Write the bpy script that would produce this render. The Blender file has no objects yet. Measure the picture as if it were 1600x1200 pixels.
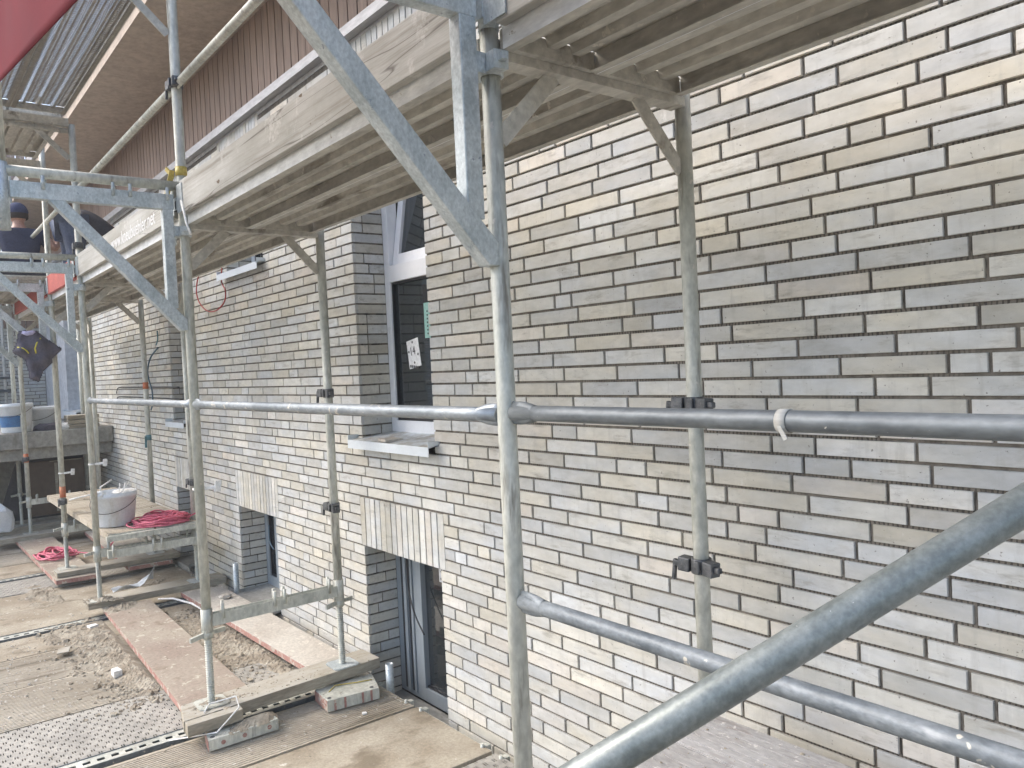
import bpy, bmesh, math, random
from mathutils import Vector, Matrix, noise
# ------------------------------------------------------------------ scene, camera, light
# Building frame: s runs along the facade away from the viewer (world X = -s), t runs towards
# the facade (world Y), z is up with 0 at eye height.  The platform surface lies at z = -1.80.
scene = bpy.context.scene
RND = random.Random(7)
W = Vector
cam_d = bpy.data.cameras.new("camera"); cam = bpy.data.objects.new("camera", cam_d)
scene.collection.objects.link(cam); scene.camera = cam
r_ = W((0.62049073, 0.78279144, -0.04721034)); u_ = W((0.00948554, 0.05270485, 0.99856508)); f_ = W((-0.78415641, 0.62004819, -0.02527767))
cam.matrix_world = Matrix(((r_.x, u_.x, -f_.x, 0), (r_.y, u_.y, -f_.y, 0), (r_.z, u_.z, -f_.z, 0), (0, 0, 0, 1)))
cam_d.sensor_width = 36; cam_d.lens = 1240.26 / 1600 * 36; cam_d.clip_start = .05; cam_d.clip_end = 400
SUN_EL, SUN_AZ = 44, (-.72, -.69)       # azimuth vector (world x, y) towards the sun
world = bpy.data.worlds.new("World"); scene.world = world; world.use_nodes = True
wn = world.node_tree; bg = wn.nodes["Background"]
sky = wn.nodes.new("ShaderNodeTexSky"); sky.sky_type = 'NISHITA'; sky.sun_disc = False
sky.sun_elevation = math.radians(SUN_EL); sky.sun_rotation = math.atan2(SUN_AZ[0], SUN_AZ[1])
sky.air_density = 1.0; sky.dust_density = 2.8; sky.ozone_density = .6
wn.links.new(sky.outputs[0], bg.inputs[0]); bg.inputs[1].default_value = .15
sd = bpy.data.lights.new("sun", 'SUN'); sd.energy = .75; sd.angle = math.radians(30); sd.color = (1, .985, .955)
sun = bpy.data.objects.new("sun", sd); scene.collection.objects.link(sun)
ce = math.cos(math.radians(SUN_EL))
sun.rotation_euler = W((SUN_AZ[0] * ce, SUN_AZ[1] * ce, math.sin(math.radians(SUN_EL)))).to_track_quat('Z', 'Y').to_euler()
scene.view_settings.view_transform = 'Standard'; scene.view_settings.look = 'None'
scene.view_settings.exposure = 1.58; scene.view_settings.gamma = 1
scene.cycles.max_bounces = 7; scene.cycles.diffuse_bounces = 4; scene.cycles.transparent_max_bounces = 12

# ------------------------------------------------------------------ materials
class NT:
    def __init__(s, name):
        s.m = bpy.data.materials.new(name); s.m.use_nodes = True; s.t = s.m.node_tree
        s.b = s.t.nodes["Principled BSDF"]; s.out = s.t.nodes["Material Output"]
        tc = s.t.nodes.new("ShaderNodeTexCoord"); oi = s.t.nodes.new("ShaderNodeObjectInfo")
        s.raw = tc.outputs["Object"]
        k = s.n("ShaderNodeMath", operation='MULTIPLY'); s.l(oi.outputs["Random"], k.inputs[0]); k.inputs[1].default_value = 37.0
        a = s.n("ShaderNodeVectorMath", operation='ADD'); s.l(s.raw, a.inputs[0]); s.l(k.outputs[0], a.inputs[1]); s.co = a.outputs[0]
    def n(s, t, **k):
        x = s.t.nodes.new(t)
        for a, b in k.items(): setattr(x, a, b)
        return x
    def l(s, a, b): s.t.links.new(a, b)
    def math(s, op, a, b=None, c=None):
        x = s.n("ShaderNodeMath", operation=op)
        for i, v in enumerate((a, b, c)):
            if v is None: continue
            if isinstance(v, (int, float)): x.inputs[i].default_value = v
            else: s.l(v, x.inputs[i])
        return x.outputs[0]
    def noise(s, scale, st=(1, 1, 1), det=5, rough=.6, co=None):
        v = s.n("ShaderNodeVectorMath", operation='MULTIPLY'); s.l(co or s.co, v.inputs[0]); v.inputs[1].default_value = st
        x = s.n("ShaderNodeTexNoise"); s.l(v.outputs[0], x.inputs["Vector"]); x.inputs["Scale"].default_value = scale
        x.inputs["Detail"].default_value = det; x.inputs["Roughness"].default_value = rough
        return x.outputs["Fac"]
    def ramp(s, f, a, b):
        x = s.n("ShaderNodeMapRange"); s.l(f, x.inputs[0]); x.inputs[1].default_value = a; x.inputs[2].default_value = b
        return x.outputs[0]
    def mix(s, f, a, b, mode='MIX'):
        x = s.n("ShaderNodeMix", data_type='RGBA', blend_type=mode)
        for i, v in ((0, f), (6, a), (7, b)):
            if isinstance(v, (int, float)): x.inputs[i].default_value = v
            elif isinstance(v, tuple): x.inputs[i].default_value = (*v, 1)
            else: s.l(v, x.inputs[i])
        return x.outputs[2]
    def bump(s, h, st, d=.002):
        x = s.n("ShaderNodeBump"); x.inputs["Strength"].default_value = st; x.inputs["Distance"].default_value = d
        s.l(h, x.inputs["Height"]); s.l(x.outputs[0], s.b.inputs["Normal"])
def mat(name, c1, c2, scale=6, st=(1, 1, 1), rough=.6, metal=0., bump=.3, bd=.002, fine=8, spots=None, dust=None, spec=.5, streak=None, fc=.5):
    q = NT(name); n1 = q.noise(scale, st); n2 = q.noise(scale * fine, st, 3)
    col = q.mix(q.ramp(n1, .35, .65), c1, c2)
    col = q.mix(fc, col, q.mix(q.ramp(n2, .3, .7), (.62, .62, .62), (1.25, 1.25, 1.25)), 'MULTIPLY')
    if streak:
        c, sc, sst, th = streak
        col = q.mix(q.ramp(q.noise(sc, sst, 4), th, th + .12), col, c)
    if spots:
        c, sc, th = spots
        col = q.mix(q.ramp(q.noise(sc, (1, 1, 1), 4, .7), th, th + .03), col, c)
    rg = q.math('MULTIPLY_ADD', n1, .3, rough - .15)
    if dust:      # settled cement dust on surfaces that face up
        c, th = dust
        g = q.n("ShaderNodeNewGeometry"); x = q.n("ShaderNodeSeparateXYZ"); q.l(g.outputs["Normal"], x.inputs[0])
        up = q.ramp(x.outputs[2], .25, .8)
        f = q.math('MULTIPLY', up, q.ramp(q.noise(5, (1, 1, 1), 6, .7), th, th + .2))
        col = q.mix(f, col, c); q.l(q.math('MULTIPLY', q.math('SUBTRACT', 1., f), metal), q.b.inputs["Metallic"])
        rg = q.math('MAXIMUM', rg, q.math('MULTIPLY', f, .9))
    else: q.b.inputs["Metallic"].default_value = metal
    q.l(col, q.b.inputs["Base Color"]); q.l(rg, q.b.inputs["Roughness"])
    q.b.inputs["Specular IOR Level"].default_value = spec
    if bump: q.bump(n2, bump, bd)
    return q.m
def perf(name, base, along, rough=.55, dusty=None):
    """steel sheet pierced by rows of slots; along = axis of the unit's length ('s' or 't')"""
    q = NT(name); sp = q.n("ShaderNodeSeparateXYZ"); q.l(q.raw, sp.inputs[0])
    L, C = (sp.outputs[0], sp.outputs[1]) if along == 's' else (sp.outputs[1], sp.outputs[0])
    row = q.math('DIVIDE', C, .032 if along == 's' else .046); ri = q.math('FLOOR', row)
    l2 = q.math('ADD', q.math('DIVIDE', L, .030 if along == 's' else .050), q.math('MULTIPLY', q.math('MODULO', q.math('ABSOLUTE', ri), 2.), .5))
    a = q.math('ABSOLUTE', q.math('SUBTRACT', q.math('FRACT', row), .5)); fl = q.math('FRACT', l2)
    b1 = q.math('LESS_THAN', q.math('ABSOLUTE', q.math('SUBTRACT', fl, .30)), .12 if along == 's' else .055)
    b2 = q.math('LESS_THAN', q.math('ABSOLUTE', q.math('SUBTRACT', fl, .72 if along == 's' else .52)), .12 if along == 's' else .055)
    hole = q.math('MULTIPLY', q.math('LESS_THAN', a, .36 if along == 's' else .30), q.math('MAXIMUM', b1, b2))
    if dusty is not None: hole = q.math('MULTIPLY', hole, q.math('LESS_THAN', q.noise(7, det=6, rough=.75), dusty))
    n1 = q.noise(7); n2 = q.noise(60)
    col = q.mix(q.ramp(n1, .35, .65), base, tuple(min(1, v * 1.35) for v in base))
    col = q.mix(.5, col, q.mix(q.ramp(n2, .3, .7), (.6, .6, .6), (1.2, 1.2, 1.2)), 'MULTIPLY')
    q.l(col, q.b.inputs["Base Color"]); q.b.inputs["Roughness"].default_value = rough; q.b.inputs["Metallic"].default_value = .25
    q.bump(n2, .3)
    q.l(q.math('SUBTRACT', 1., hole), q.b.inputs["Alpha"])
    return q.m
DUST = (.41, .385, .33)
M = {}
def brick_mat():
    q = NT("clinker_brick"); at = q.n("ShaderNodeAttribute"); at.attribute_name = "tone"
    n = q.noise(9, (1, 1, 2.2), 6, .65); big = q.noise(1.3, det=3)
    col = q.mix(.75, at.outputs["Color"], q.mix(q.ramp(n, .3, .72), (.80, .79, .77), (1.14, 1.13, 1.12)), 'MULTIPLY')
    col = q.mix(.45, col, q.mix(q.ramp(big, .35, .65), (.86, .85, .83), (1.08, 1.08, 1.08)), 'MULTIPLY')
    hue = q.noise(3.2, (1, 1, 2.5), 4, .6); col = q.mix(.55, col, q.mix(q.ramp(hue, .38, .62), (.94, .99, 1.06), (1.02, 1.0, .93)), 'MULTIPLY')
    blot = q.ramp(q.noise(6.5, (.6, 1, 1.6), 7, .75), .56, .72); col = q.mix(q.math('MULTIPLY', blot, .42), col, (.30, .28, .24))
    smear = q.ramp(q.noise(16, (.35, 1, 1.5), 6, .7), .57, .72)
    col = q.mix(q.math('MULTIPLY', smear, .7), col, (.27, .25, .21))
    vs_ = q.ramp(q.noise(34, (1, 1, .16), 4, .6), .56, .70); col = q.mix(q.math('MULTIPLY', vs_, .28), col, (.33, .32, .29))
    pale = q.ramp(q.noise(22, (1, 1, .5), 5, .7), .62, .72)
    col = q.mix(q.math('MULTIPLY', pale, .5), col, (.66, .66, .62))
    pit = q.ramp(q.noise(95, (1, 1, 1), 3, .6), .685, .72)
    col = q.mix(q.math('MULTIPLY', pit, .75), col, (.13, .115, .10))
    q.l(col, q.b.inputs["Base Color"]); q.b.inputs["Roughness"].default_value = .72
    q.b.inputs["Specular IOR Level"].default_value = .35
    q.bump(q.math('ADD', q.noise(45, (.7, 1, 1), 4), q.math('MULTIPLY', pit, -.6)), .35, .0015)
    return q.m
M['brick'] = brick_mat()
def mortar_mat():
    q = NT('raw_mortar'); sp = q.n('ShaderNodeSeparateXYZ'); q.l(q.raw, sp.inputs[0])
    n = q.noise(24); col = q.mix(q.ramp(n, .35, .65), (.125, .11, .09), (.225, .20, .165))
    th = q.math('LESS_THAN', q.math('FRACT', q.math('ADD', q.math('DIVIDE', sp.outputs[0], .0135), q.math('MULTIPLY', q.noise(30, det=1), 1.2))), .38)
    f = q.math('MULTIPLY', th, q.math('MULTIPLY', q.ramp(q.noise(2.2, (1, 1, 3), 4), .40, .52), .7)); col = q.mix(f, col, (.035, .03, .025))
    q.l(col, q.b.inputs['Base Color']); q.b.inputs['Roughness'].default_value = .95; q.bump(q.noise(60), 1., .004); return q.m
M['mortar'] = mortar_mat()
M['galv'] = mat('dusty_galvanised_steel', (.42, .43, .375), (.60, .60, .53), 6, (1, 1, .5), .55, .12, .3, spots=((.60, .57, .50), 30, .66), streak=((.22, .205, .17), 26, (1, 1, .14), .58), dust=(DUST, .5))
M['galvd'] = mat('grimy_galvanised_steel', (.43, .41, .36), (.56, .54, .48), 5, (.4, 1, 1), .6, .1, .3, spots=((.56, .53, .46), 22, .62), streak=((.19, .165, .13), 9, (.25, 1, 1), .58), dust=(DUST, .45))
M['zinc'] = mat('bright_zinc_steel', (.42, .47, .48), (.62, .66, .66), 14, (1, 1, .7), .42, .35, .15, spots=((.30, .34, .38), 22, .64), streak=((.72, .70, .62), 14, (1, 1, .2), .68))
M['raild'] = mat('mortar_spattered_tube', (.11, .13, .145), (.22, .245, .26), 12, (.6, 1, 1), .50, .2, .4, spots=((.56, .53, .45), 11, .615), streak=((.34, .36, .37), 24, (.4, 1, 1), .62))
M['rail'] = mat('dark_zinc_tube', (.12, .135, .145), (.20, .22, .225), 7, (.5, 1, 1), .46, .35, .2, spots=((.62, .60, .54), 60, .71), streak=((.12, .13, .14), 12, (.2, 1, 1), .66))
M['brace'] = mat('green_grey_zinc_tube', (.15, .17, .16), (.23, .25, .235), 14, (1, 1, 1), .38, .25, .2, spots=((.62, .62, .56), 34, .70), streak=((.42, .44, .41), 7, (.5, 1, 1), .66))
M['railb'] = mat('light_zinc_tube', (.24, .27, .29), (.38, .41, .43), 8, (.4, 1, 1), .44, .5, .3, spots=((.66, .62, .53), 17, .62), streak=((.25, .27, .29), 12, (.2, 1, 1), .64))
M['clamp'] = mat('dark_cast_clamp', (.06, .065, .07), (.16, .165, .17), 30, rough=.5, metal=.6, bump=.5, spots=((.38, .34, .28), 60, .66))
M['trim'] = mat('bright_deck_side_rail', (.70, .715, .71), (.82, .83, .82), 6, (.3, 1, 1), .5, .1, .2, spots=((.38, .34, .28), 18, .68), streak=((.36, .33, .28), 9, (.2, 1, 1), .68))  # paler than the deck steel: light on the side faces put into the colour
M['perf_s'] = perf('perforated_steel_sheet', (.27, .25, .21), 's')
M['perf_t'] = perf('dusty_perforated_sheet', (.33, .315, .28), 't', .7, .62)
def wood_mat():
    q = NT('weathered_board'); g1 = q.noise(28, (.035, 1, 1), 6, .7); g2 = q.noise(90, (.03, 1, 1), 3, .6); big = q.noise(3, (.5, 1, 1.5), 5, .65)
    col = q.mix(q.ramp(big, .35, .65), (.36, .35, .31), (.53, .525, .49)); col = q.mix(q.math('MULTIPLY', q.ramp(g1, .50, .66), .65), col, (.22, .195, .155))
    col = q.mix(q.math('MULTIPLY', q.ramp(g2, .5, .7), .35), col, (.30, .27, .22))
    crack = q.ramp(q.noise(9, (.05, 1, 1.0), 3, .5), .495, .503); c2 = q.ramp(q.noise(9, (.05, 1, 1.0), 3, .5), .503, .512)
    col = q.mix(q.math('MULTIPLY', q.math('SUBTRACT', crack, c2), .8), col, (.10, .085, .07))
    col = q.mix(q.ramp(q.noise(13, (.6, 1, 1), 2, .5), .735, .75), col, (.15, .11, .075)); col = q.mix(q.math('MULTIPLY', q.ramp(q.noise(5, (1, 1, 1), 6, .8), .58, .66), .5), col, (.66, .65, .61))
    q.l(col, q.b.inputs['Base Color']); q.b.inputs['Roughness'].default_value = .88; q.bump(q.math('ADD', g1, g2), .5, .002); return q.m
M['wood'] = wood_mat()
M['timber'] = mat('dirty_squared_timber', (.28, .245, .185), (.40, .365, .29), 9, (1, .2, 1), .9, 0, .6, dust=(DUST, .35), streak=((.20, .16, .11), 18, (1, .08, 1), .60))
M['form'] = mat('dusty_formwork_board', (.29, .23, .185), (.37, .325, .26), 2.5, rough=.9, bump=.8, fine=20, spots=((.46, .42, .34), 11, .60), streak=((.21, .165, .12), 7, (1, 1, 1), .60))
M['formlight'] = mat('pale_formwork_board', (.45, .405, .345), (.55, .515, .45), 3, rough=.85, bump=.5, fine=20, spots=((.62, .58, .50), 18, .60), streak=((.36, .24, .20), 7, (1, 1, 1), .62))
M['red'] = mat('worn_red_paint', (.33, .15, .125), (.42, .25, .205), 9, rough=.8, bump=.3, spots=((.46, .40, .33), 14, .55))
M['redboard'] = mat('red_painted_board', (.38, .07, .06), (.50, .14, .11), 6, rough=.6, bump=.2)
M['ribbed'] = mat('dusty_ribbed_deck', (.35, .30, .225), (.47, .42, .335), 3.5, (1, .4, 1), .85, 0, .4, fine=18, spots=((.62, .59, .52), 22, .63), streak=((.22, .185, .13), 9, (1, .15, 1), .54))
M['flat'] = mat('cement_covered_deck', (.28, .235, .17), (.42, .375, .295), 3, rough=.92, bump=.9, bd=.003, fine=22, spots=((.58, .55, .48), 12, .66), streak=((.20, .165, .115), 6, (1, .6, 1), .55))
M['ribbed2'] = mat('grey_ribbed_deck', (.34, .325, .31), (.46, .45, .44), 5, (.4, 1, 1), .7, .1, .4, fine=16, spots=((.62, .60, .57), 30, .62), streak=((.24, .20, .17), 8, (.5, 1, 1), .60))
M['clad'] = mat('brown_timber_cladding', (.22, .155, .12), (.30, .22, .175), 4, (1, 1, .12), .75, 0, .4, fine=9, streak=((.42, .31, .25), 14, (1, 1, .06), .62))
M['gap'] = mat('shadow_gap_batten', (.05, .03, .025), (.07, .04, .03), 9, rough=.9, bump=0)
M['soffit'] = mat('brown_plaster_soffit', (.42, .345, .28), (.46, .385, .315), 2.2, rough=.9, bump=.05)
M['ledge'] = mat('grey_drip_profile', (.34, .34, .345), (.44, .44, .445), 6, (.2, 1, 1), .45, .3, .1)
M['pvc'] = mat('white_window_profile', (.72, .74, .77), (.80, .82, .84), 3, rough=.35, bump=.0, fc=.06, spots=((.5, .47, .42), 40, .74))
M['alu'] = mat('grey_aluminium_profile', (.26, .30, .33), (.32, .36, .39), 5, (1, 1, .3), .4, .2, .0, fc=.1)
M['gasket'] = mat('black_gasket', (.012, .014, .018), (.02, .022, .028), 9, rough=.5, bump=0)
M['sill'] = mat('aluminium_sill', (.60, .65, .68), (.66, .71, .74), 4, rough=.45, metal=.1, bump=.0, fc=.08, spots=((.35, .31, .26), 40, .72), dust=((.36, .34, .30), .40))
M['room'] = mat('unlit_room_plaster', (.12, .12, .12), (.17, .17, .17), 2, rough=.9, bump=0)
M['render'] = mat('pale_render_coat', (.55, .56, .57), (.60, .61, .62), 2, rough=.9, bump=.2)
M['concrete'] = mat('weathered_concrete', (.25, .245, .22), (.36, .35, .315), 3, (.6, 1, 1), .85, 0, .4, streak=((.18, .17, .14), 6, (1, 1, .3), .6))
M['darkboard'] = mat('brown_faced_panel', (.075, .050, .030), (.10, .068, .042), 2, rough=.6, bump=.1)
M['membrane'] = mat('black_membrane', (.018, .018, .02), (.035, .034, .036), 5, rough=.6, bump=.6, bd=.01)
M['plast'] = mat('scuffed_white_plastic', (.62, .66, .69), (.72, .75, .77), 7, rough=.5, bump=.1, fc=.15, spots=((.42, .40, .36), 16, .68), streak=((.50, .47, .42), 5, (1, 1, .6), .64))
M['white'] = mat('white_plastic_strip', (.70, .69, .65), (.80, .79, .76), 7, rough=.5, bump=.05)
M['bluelabel'] = mat('blue_bucket_label', (.03, .12, .28), (.05, .17, .36), 9, rough=.4, bump=0)
M['hose'] = mat('magenta_cable_rubber', (.56, .09, .15), (.68, .19, .26), 14, rough=.55, bump=.1, spots=((.60, .38, .34), 30, .66))
M['redwire'] = mat('red_wire_sheath', (.32, .03, .03), (.42, .06, .05), 9, rough=.5, bump=0)
M['bluewire'] = mat('blue_wire_sheath', (.04, .09, .13), (.07, .13, .18), 9, rough=.5, bump=0)
M['blackwire'] = mat('black_wire_sheath', (.02, .02, .022), (.04, .04, .042), 9, rough=.5, bump=0)
M['tealtape'] = mat('teal_adhesive_tape', (.05, .15, .18), (.12, .26, .29), 20, rough=.5, bump=.2)
M['orange'] = mat('orange_spray_mark', (.55, .13, .05), (.48, .22, .12), 20, rough=.7, bump=.1)
M['yellow'] = mat('yellow_tied_film', (.50, .38, .06), (.62, .50, .16), 20, rough=.4, bump=.3)
M['orangebag'] = mat('orange_red_sheeting', (.55, .06, .02), (.62, .14, .05), 5, rough=.5, bump=.4)
M['tarp'] = mat('red_woven_tarpaulin', (.12, .017, .024), (.15, .024, .031), 2.5, rough=.85, bump=.25, fine=60, spec=.05, fc=.2)
M['paper'] = mat('white_sticker_paper', (.72, .72, .72), (.78, .78, .78), 9, rough=.6, bump=0)
M['ink'] = mat('black_print', (.02, .02, .02), (.03, .03, .03), 9, rough=.6, bump=0)
M['mint'] = mat('mint_sticker_paper', (.22, .42, .38), (.27, .47, .43), 9, rough=.6, bump=0)
M['whitepaint'] = mat('white_stencil_paint', (.70, .70, .69), (.80, .80, .79), 30, rough=.7, bump=.1, spots=((.45, .42, .38), 60, .60))
M['skin'] = mat('human_skin', (.45, .25, .18), (.52, .31, .23), 9, rough=.55, bump=.1)
M['navy'] = mat('navy_work_shirt', (.030, .033, .06), (.05, .055, .09), 7, rough=.9, bump=.5, bd=.006)
M['trouser'] = mat('charcoal_work_trousers', (.035, .035, .042), (.06, .06, .07), 7, rough=.9, bump=.5, bd=.006)
M['jeans'] = mat('faded_blue_jeans', (.07, .085, .13), (.12, .14, .19), 7, rough=.9, bump=.5, bd=.006)
M['hoodie'] = mat('dark_hooded_jacket', (.03, .028, .032), (.055, .05, .055), 7, rough=.9, bump=.5, bd=.006)
M['greycloth'] = mat('grey_jacket_cloth', (.075, .070, .090), (.12, .112, .14), 7, rough=.9, bump=.5, bd=.006)
M['lilac'] = mat('lilac_collar_lining', (.45, .43, .62), (.52, .50, .68), 7, rough=.9, bump=.2)
M['hivis'] = mat('yellow_piping', (.55, .50, .04), (.62, .58, .08), 9, rough=.7, bump=0)
M['cap'] = mat('blue_knitted_cap', (.035, .04, .085), (.06, .07, .13), 20, rough=.95, bump=.5)
M['hair'] = mat('short_dark_hair', (.03, .022, .018), (.05, .038, .03), 60, rough=.8, bump=.5)
M['earth'] = mat('bare_site_earth', (.16, .125, .085), (.25, .21, .155), .8, rough=.95, bump=.8, bd=.03, fine=14, streak=((.10, .13, .05), .6, (1, 1, 1), .58))
M['dirt'] = mat('dried_mortar_dirt', (.25, .21, .155), (.40, .36, .285), 9, rough=.95, bump=1., bd=.005, fine=9, spots=((.56, .53, .47), 26, .66))
M['leaf'] = mat('shrub_leaf', (.035, .09, .018), (.08, .16, .03), 9, rough=.6, bump=0)
M['bark'] = mat('shrub_bark', (.10, .075, .05), (.14, .11, .08), 9, rough=.9, bump=.4)
def glass():
    q = NT('window_glass'); q.b.inputs["Base Color"].default_value = (.035, .042, .046, 1)
    q.b.inputs["Roughness"].default_value = .02; q.b.inputs["IOR"].default_value = 2.1
    q.b.inputs["Alpha"].default_value = .72
    return q.m
M['glass'] = glass()

# ------------------------------------------------------------------ mesh helpers (s, t, z)
class MB:
    def __init__(s): s.v = []; s.f = []; s.tone = []; s.smooth = []
    def add(s, vs, fs, tone=None, smooth=False):
        o = len(s.v); s.v += [(-a, b, c) for a, b, c in vs]; s.f += [tuple(o + i for i in f) for f in fs]
        s.smooth += [smooth] * len(fs)
        if tone: s.tone += [tone] * len(vs)
        return s
    def box(s, s0, s1, t0, t1, z0, z1):
        v = [(a, b, c) for a in (s0, s1) for b in (t0, t1) for c in (z0, z1)]
        return s.add(v, [(0, 1, 3, 2), (4, 6, 7, 5), (0, 4, 5, 1), (2, 3, 7, 6), (0, 2, 6, 4), (1, 5, 7, 3)])
    def beam(s, p0, p1, w, h, up=(0, 0, 1)):
        p0, p1 = W(p0), W(p1); d = (p1 - p0).normalized(); x = d.cross(W(up)).normalized(); y = x.cross(d)
        v = []
        for p in (p0, p1):
            for a, b in ((-1, -1), (1, -1), (1, 1), (-1, 1)): v.append(tuple(p + x * a * w / 2 + y * b * h / 2))
        return s.add(v, [(0, 1, 2, 3), (4, 7, 6, 5), (0, 4, 5, 1), (1, 5, 6, 2), (2, 6, 7, 3), (3, 7, 4, 0)])
    def sweep(s, pts, r, seg=10, closed=False, cap=True):
        pts = [W(p) for p in pts]; n = len(pts); rs = r if isinstance(r, (list, tuple)) else [r] * n
        t0 = (pts[1] - pts[0]).normalized(); a = W((0, 0, 1)) if abs(t0.z) < .9 else W((1, 0, 0))
        x = t0.cross(a).normalized(); v = []; f = []
        for i, p in enumerate(pts):
            t = (pts[min(i + 1, n - 1)] - pts[max(i - 1, 0)]).normalized()
            x = (x - t * x.dot(t)).normalized(); y = t.cross(x)
            for k in range(seg):
                an = 2 * math.pi * k / seg; v.append(tuple(p + (x * math.cos(an) + y * math.sin(an)) * rs[i]))
        for i in range(n - 1):
            for k in range(seg): f.append((i * seg + k, i * seg + (k + 1) % seg, (i + 1) * seg + (k + 1) % seg, (i + 1) * seg + k))
        s.add(v, f, smooth=True)
        if cap:
            o = len(s.v); s.f.append(tuple(range(o - n * seg, o - n * seg + seg))); s.f.append(tuple(range(o - seg, o))); s.smooth += [False, False]
        return s
    def tube(s, p0, p1, r=.02415, seg=24, cap=True): return s.sweep([p0, p1], r, seg, cap=cap)
    def pipe(s, p0, p1, r, wall=.004, seg=24):       # open-ended hollow pipe
        p0, p1 = W(p0), W(p1); return s.sweep([p0, p1, p1, p0, p0], [r, r, r - wall, r - wall, r], seg, cap=False) if False else s._pipe(p0, p1, r, wall, seg)
    def _pipe(s, p0, p1, r, wall, seg):
        d = (p1 - p0).normalized(); a = W((0, 0, 1)) if abs(d.z) < .9 else W((1, 0, 0)); x = d.cross(a).normalized(); y = d.cross(x); v = []; f = []
        for p, rr in ((p0, r), (p1, r), (p1, r - wall), (p0, r - wall)):
            for k in range(seg):
                an = 2 * math.pi * k / seg; v.append(tuple(p + (x * math.cos(an) + y * math.sin(an)) * rr))
        for i in range(4):
            j = (i + 1) % 4
            for k in range(seg): f.append((i * seg + k, i * seg + (k + 1) % seg, j * seg + (k + 1) % seg, j * seg + k))
        return s.add(v, f, smooth=True)
    def lathe(s, c, prof, seg=32):
        v = []; f = []; n = len(prof)
        for r, z in prof:
            for k in range(seg):
                an = 2 * math.pi * k / seg; v.append((c[0] + r * math.cos(an), c[1] + r * math.sin(an), c[2] + z))
        for i in range(n - 1):
            for k in range(seg): f.append((i * seg + k, i * seg + (k + 1) % seg, (i + 1) * seg + (k + 1) % seg, (i + 1) * seg + k))
        return s.add(v, f, smooth=True)
    def prism(s, poly, fn, d0, d1):
        """poly = 2D outline; fn(a, b, d) -> (s, t, z)"""
        n = len(poly); v = [fn(a, b, d0) for a, b in poly] + [fn(a, b, d1) for a, b in poly]
        f = [tuple(range(n)), tuple(range(2 * n - 1, n - 1, -1))] + [(i, (i + 1) % n, n + (i + 1) % n, n + i) for i in range(n)]
        return s.add(v, f)
    def strip(s, prof, fn, a, b):
        """open profile extruded from a to b; fn(p, q, d) -> (s, t, z)"""
        n = len(prof); v = [fn(p, q, a) for p, q in prof] + [fn(p, q, b) for p, q in prof]
        return s.add(v, [(i, i + 1, n + i + 1, n + i) for i in range(n - 1)])
COL = scene.collection
def root_of(o):
    while o.parent: o = o.parent
    return o
def build(name, mb, m, parent=None, base=None, recalc=True, bevel=0, solid=0):
    base = W(base) if base is not None else W((0, 0, 0))
    org = root_of(parent).location if parent else base
    me = bpy.data.meshes.new(name)
    me.from_pydata([(v[0] - org.x, v[1] - org.y, v[2] - org.z) for v in mb.v], [], mb.f)
    me.polygons.foreach_set("use_smooth", mb.smooth)
    if mb.tone:
        at = me.color_attributes.new("tone", 'FLOAT_COLOR', 'POINT'); at.data.foreach_set("color", [c for t in mb.tone for c in (*t, 1)])
    if recalc:
        bm = bmesh.new(); bm.from_mesh(me); bmesh.ops.recalc_face_normals(bm, faces=bm.faces); bm.to_mesh(me); bm.free()
    me.materials.append(M[m]); o = bpy.data.objects.new(name, me); COL.objects.link(o)
    if parent: o.parent = parent
    else: o.location = base
    if solid:
        md = o.modifiers.new("thickness", 'SOLIDIFY'); md.thickness = solid; md.offset = 0
    if bevel:
        md = o.modifiers.new("soft_edge", 'BEVEL'); md.width = bevel; md.segments = 2; md.limit_method = 'ANGLE'
    return o
def tag(o, label, cat, group=None, kind=None):
    if label: o['label'] = label
    if cat: o['category'] = cat
    if group: o['group'] = group
    if kind: o['kind'] = kind
    return o
def thing(name, label, cat, at, group=None):
    o = bpy.data.objects.new(name, None); COL.objects.link(o); o.location = (-at[0], at[1], at[2]); o.empty_display_size = .1
    return tag(o, label, cat, group)
def solo(name, mb, m, label, cat, group=None, kind=None, bevel=0, solid=0, recalc=True):
    xs = [v[0] for v in mb.v]; ys = [v[1] for v in mb.v]; zs = [v[2] for v in mb.v]
    o = build(name, mb, m, None, ((min(xs) + max(xs)) / 2, (min(ys) + max(ys)) / 2, min(zs)), bevel=bevel, solid=solid, recalc=recalc)
    return tag(o, label, cat, group, kind)
def text_mesh(txt, size, depth=.0006):
    c = bpy.data.curves.new("lettering", 'FONT'); c.body = txt; c.size = size; c.extrude = depth; c.align_x = 'CENTER'; c.align_y = 'CENTER'
    o = bpy.data.objects.new("lettering", c); COL.objects.link(o)
    me = bpy.data.meshes.new_from_object(o.evaluated_get(bpy.context.evaluated_depsgraph_get()))
    bpy.data.objects.remove(o); return me
def wall_text(name, txt, size, at, m, parent, sx=1., tilt=0.):
    """lettering on a plane facing the viewer's side (towards -t)"""
    me = text_mesh(txt, size); org = root_of(parent).location
    Mx = Matrix.Rotation(math.radians(90), 4, 'X') @ Matrix.Rotation(tilt, 4, 'Z') @ Matrix.Diagonal((sx, 1, 1, 1))
    me.transform(Mx); me.transform(Matrix.Translation(W((-at[0], at[1], at[2])) - org))
    me.materials.clear(); me.materials.append(M[m]); o = bpy.data.objects.new(name, me); COL.objects.link(o); o.parent = parent; return o
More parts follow.
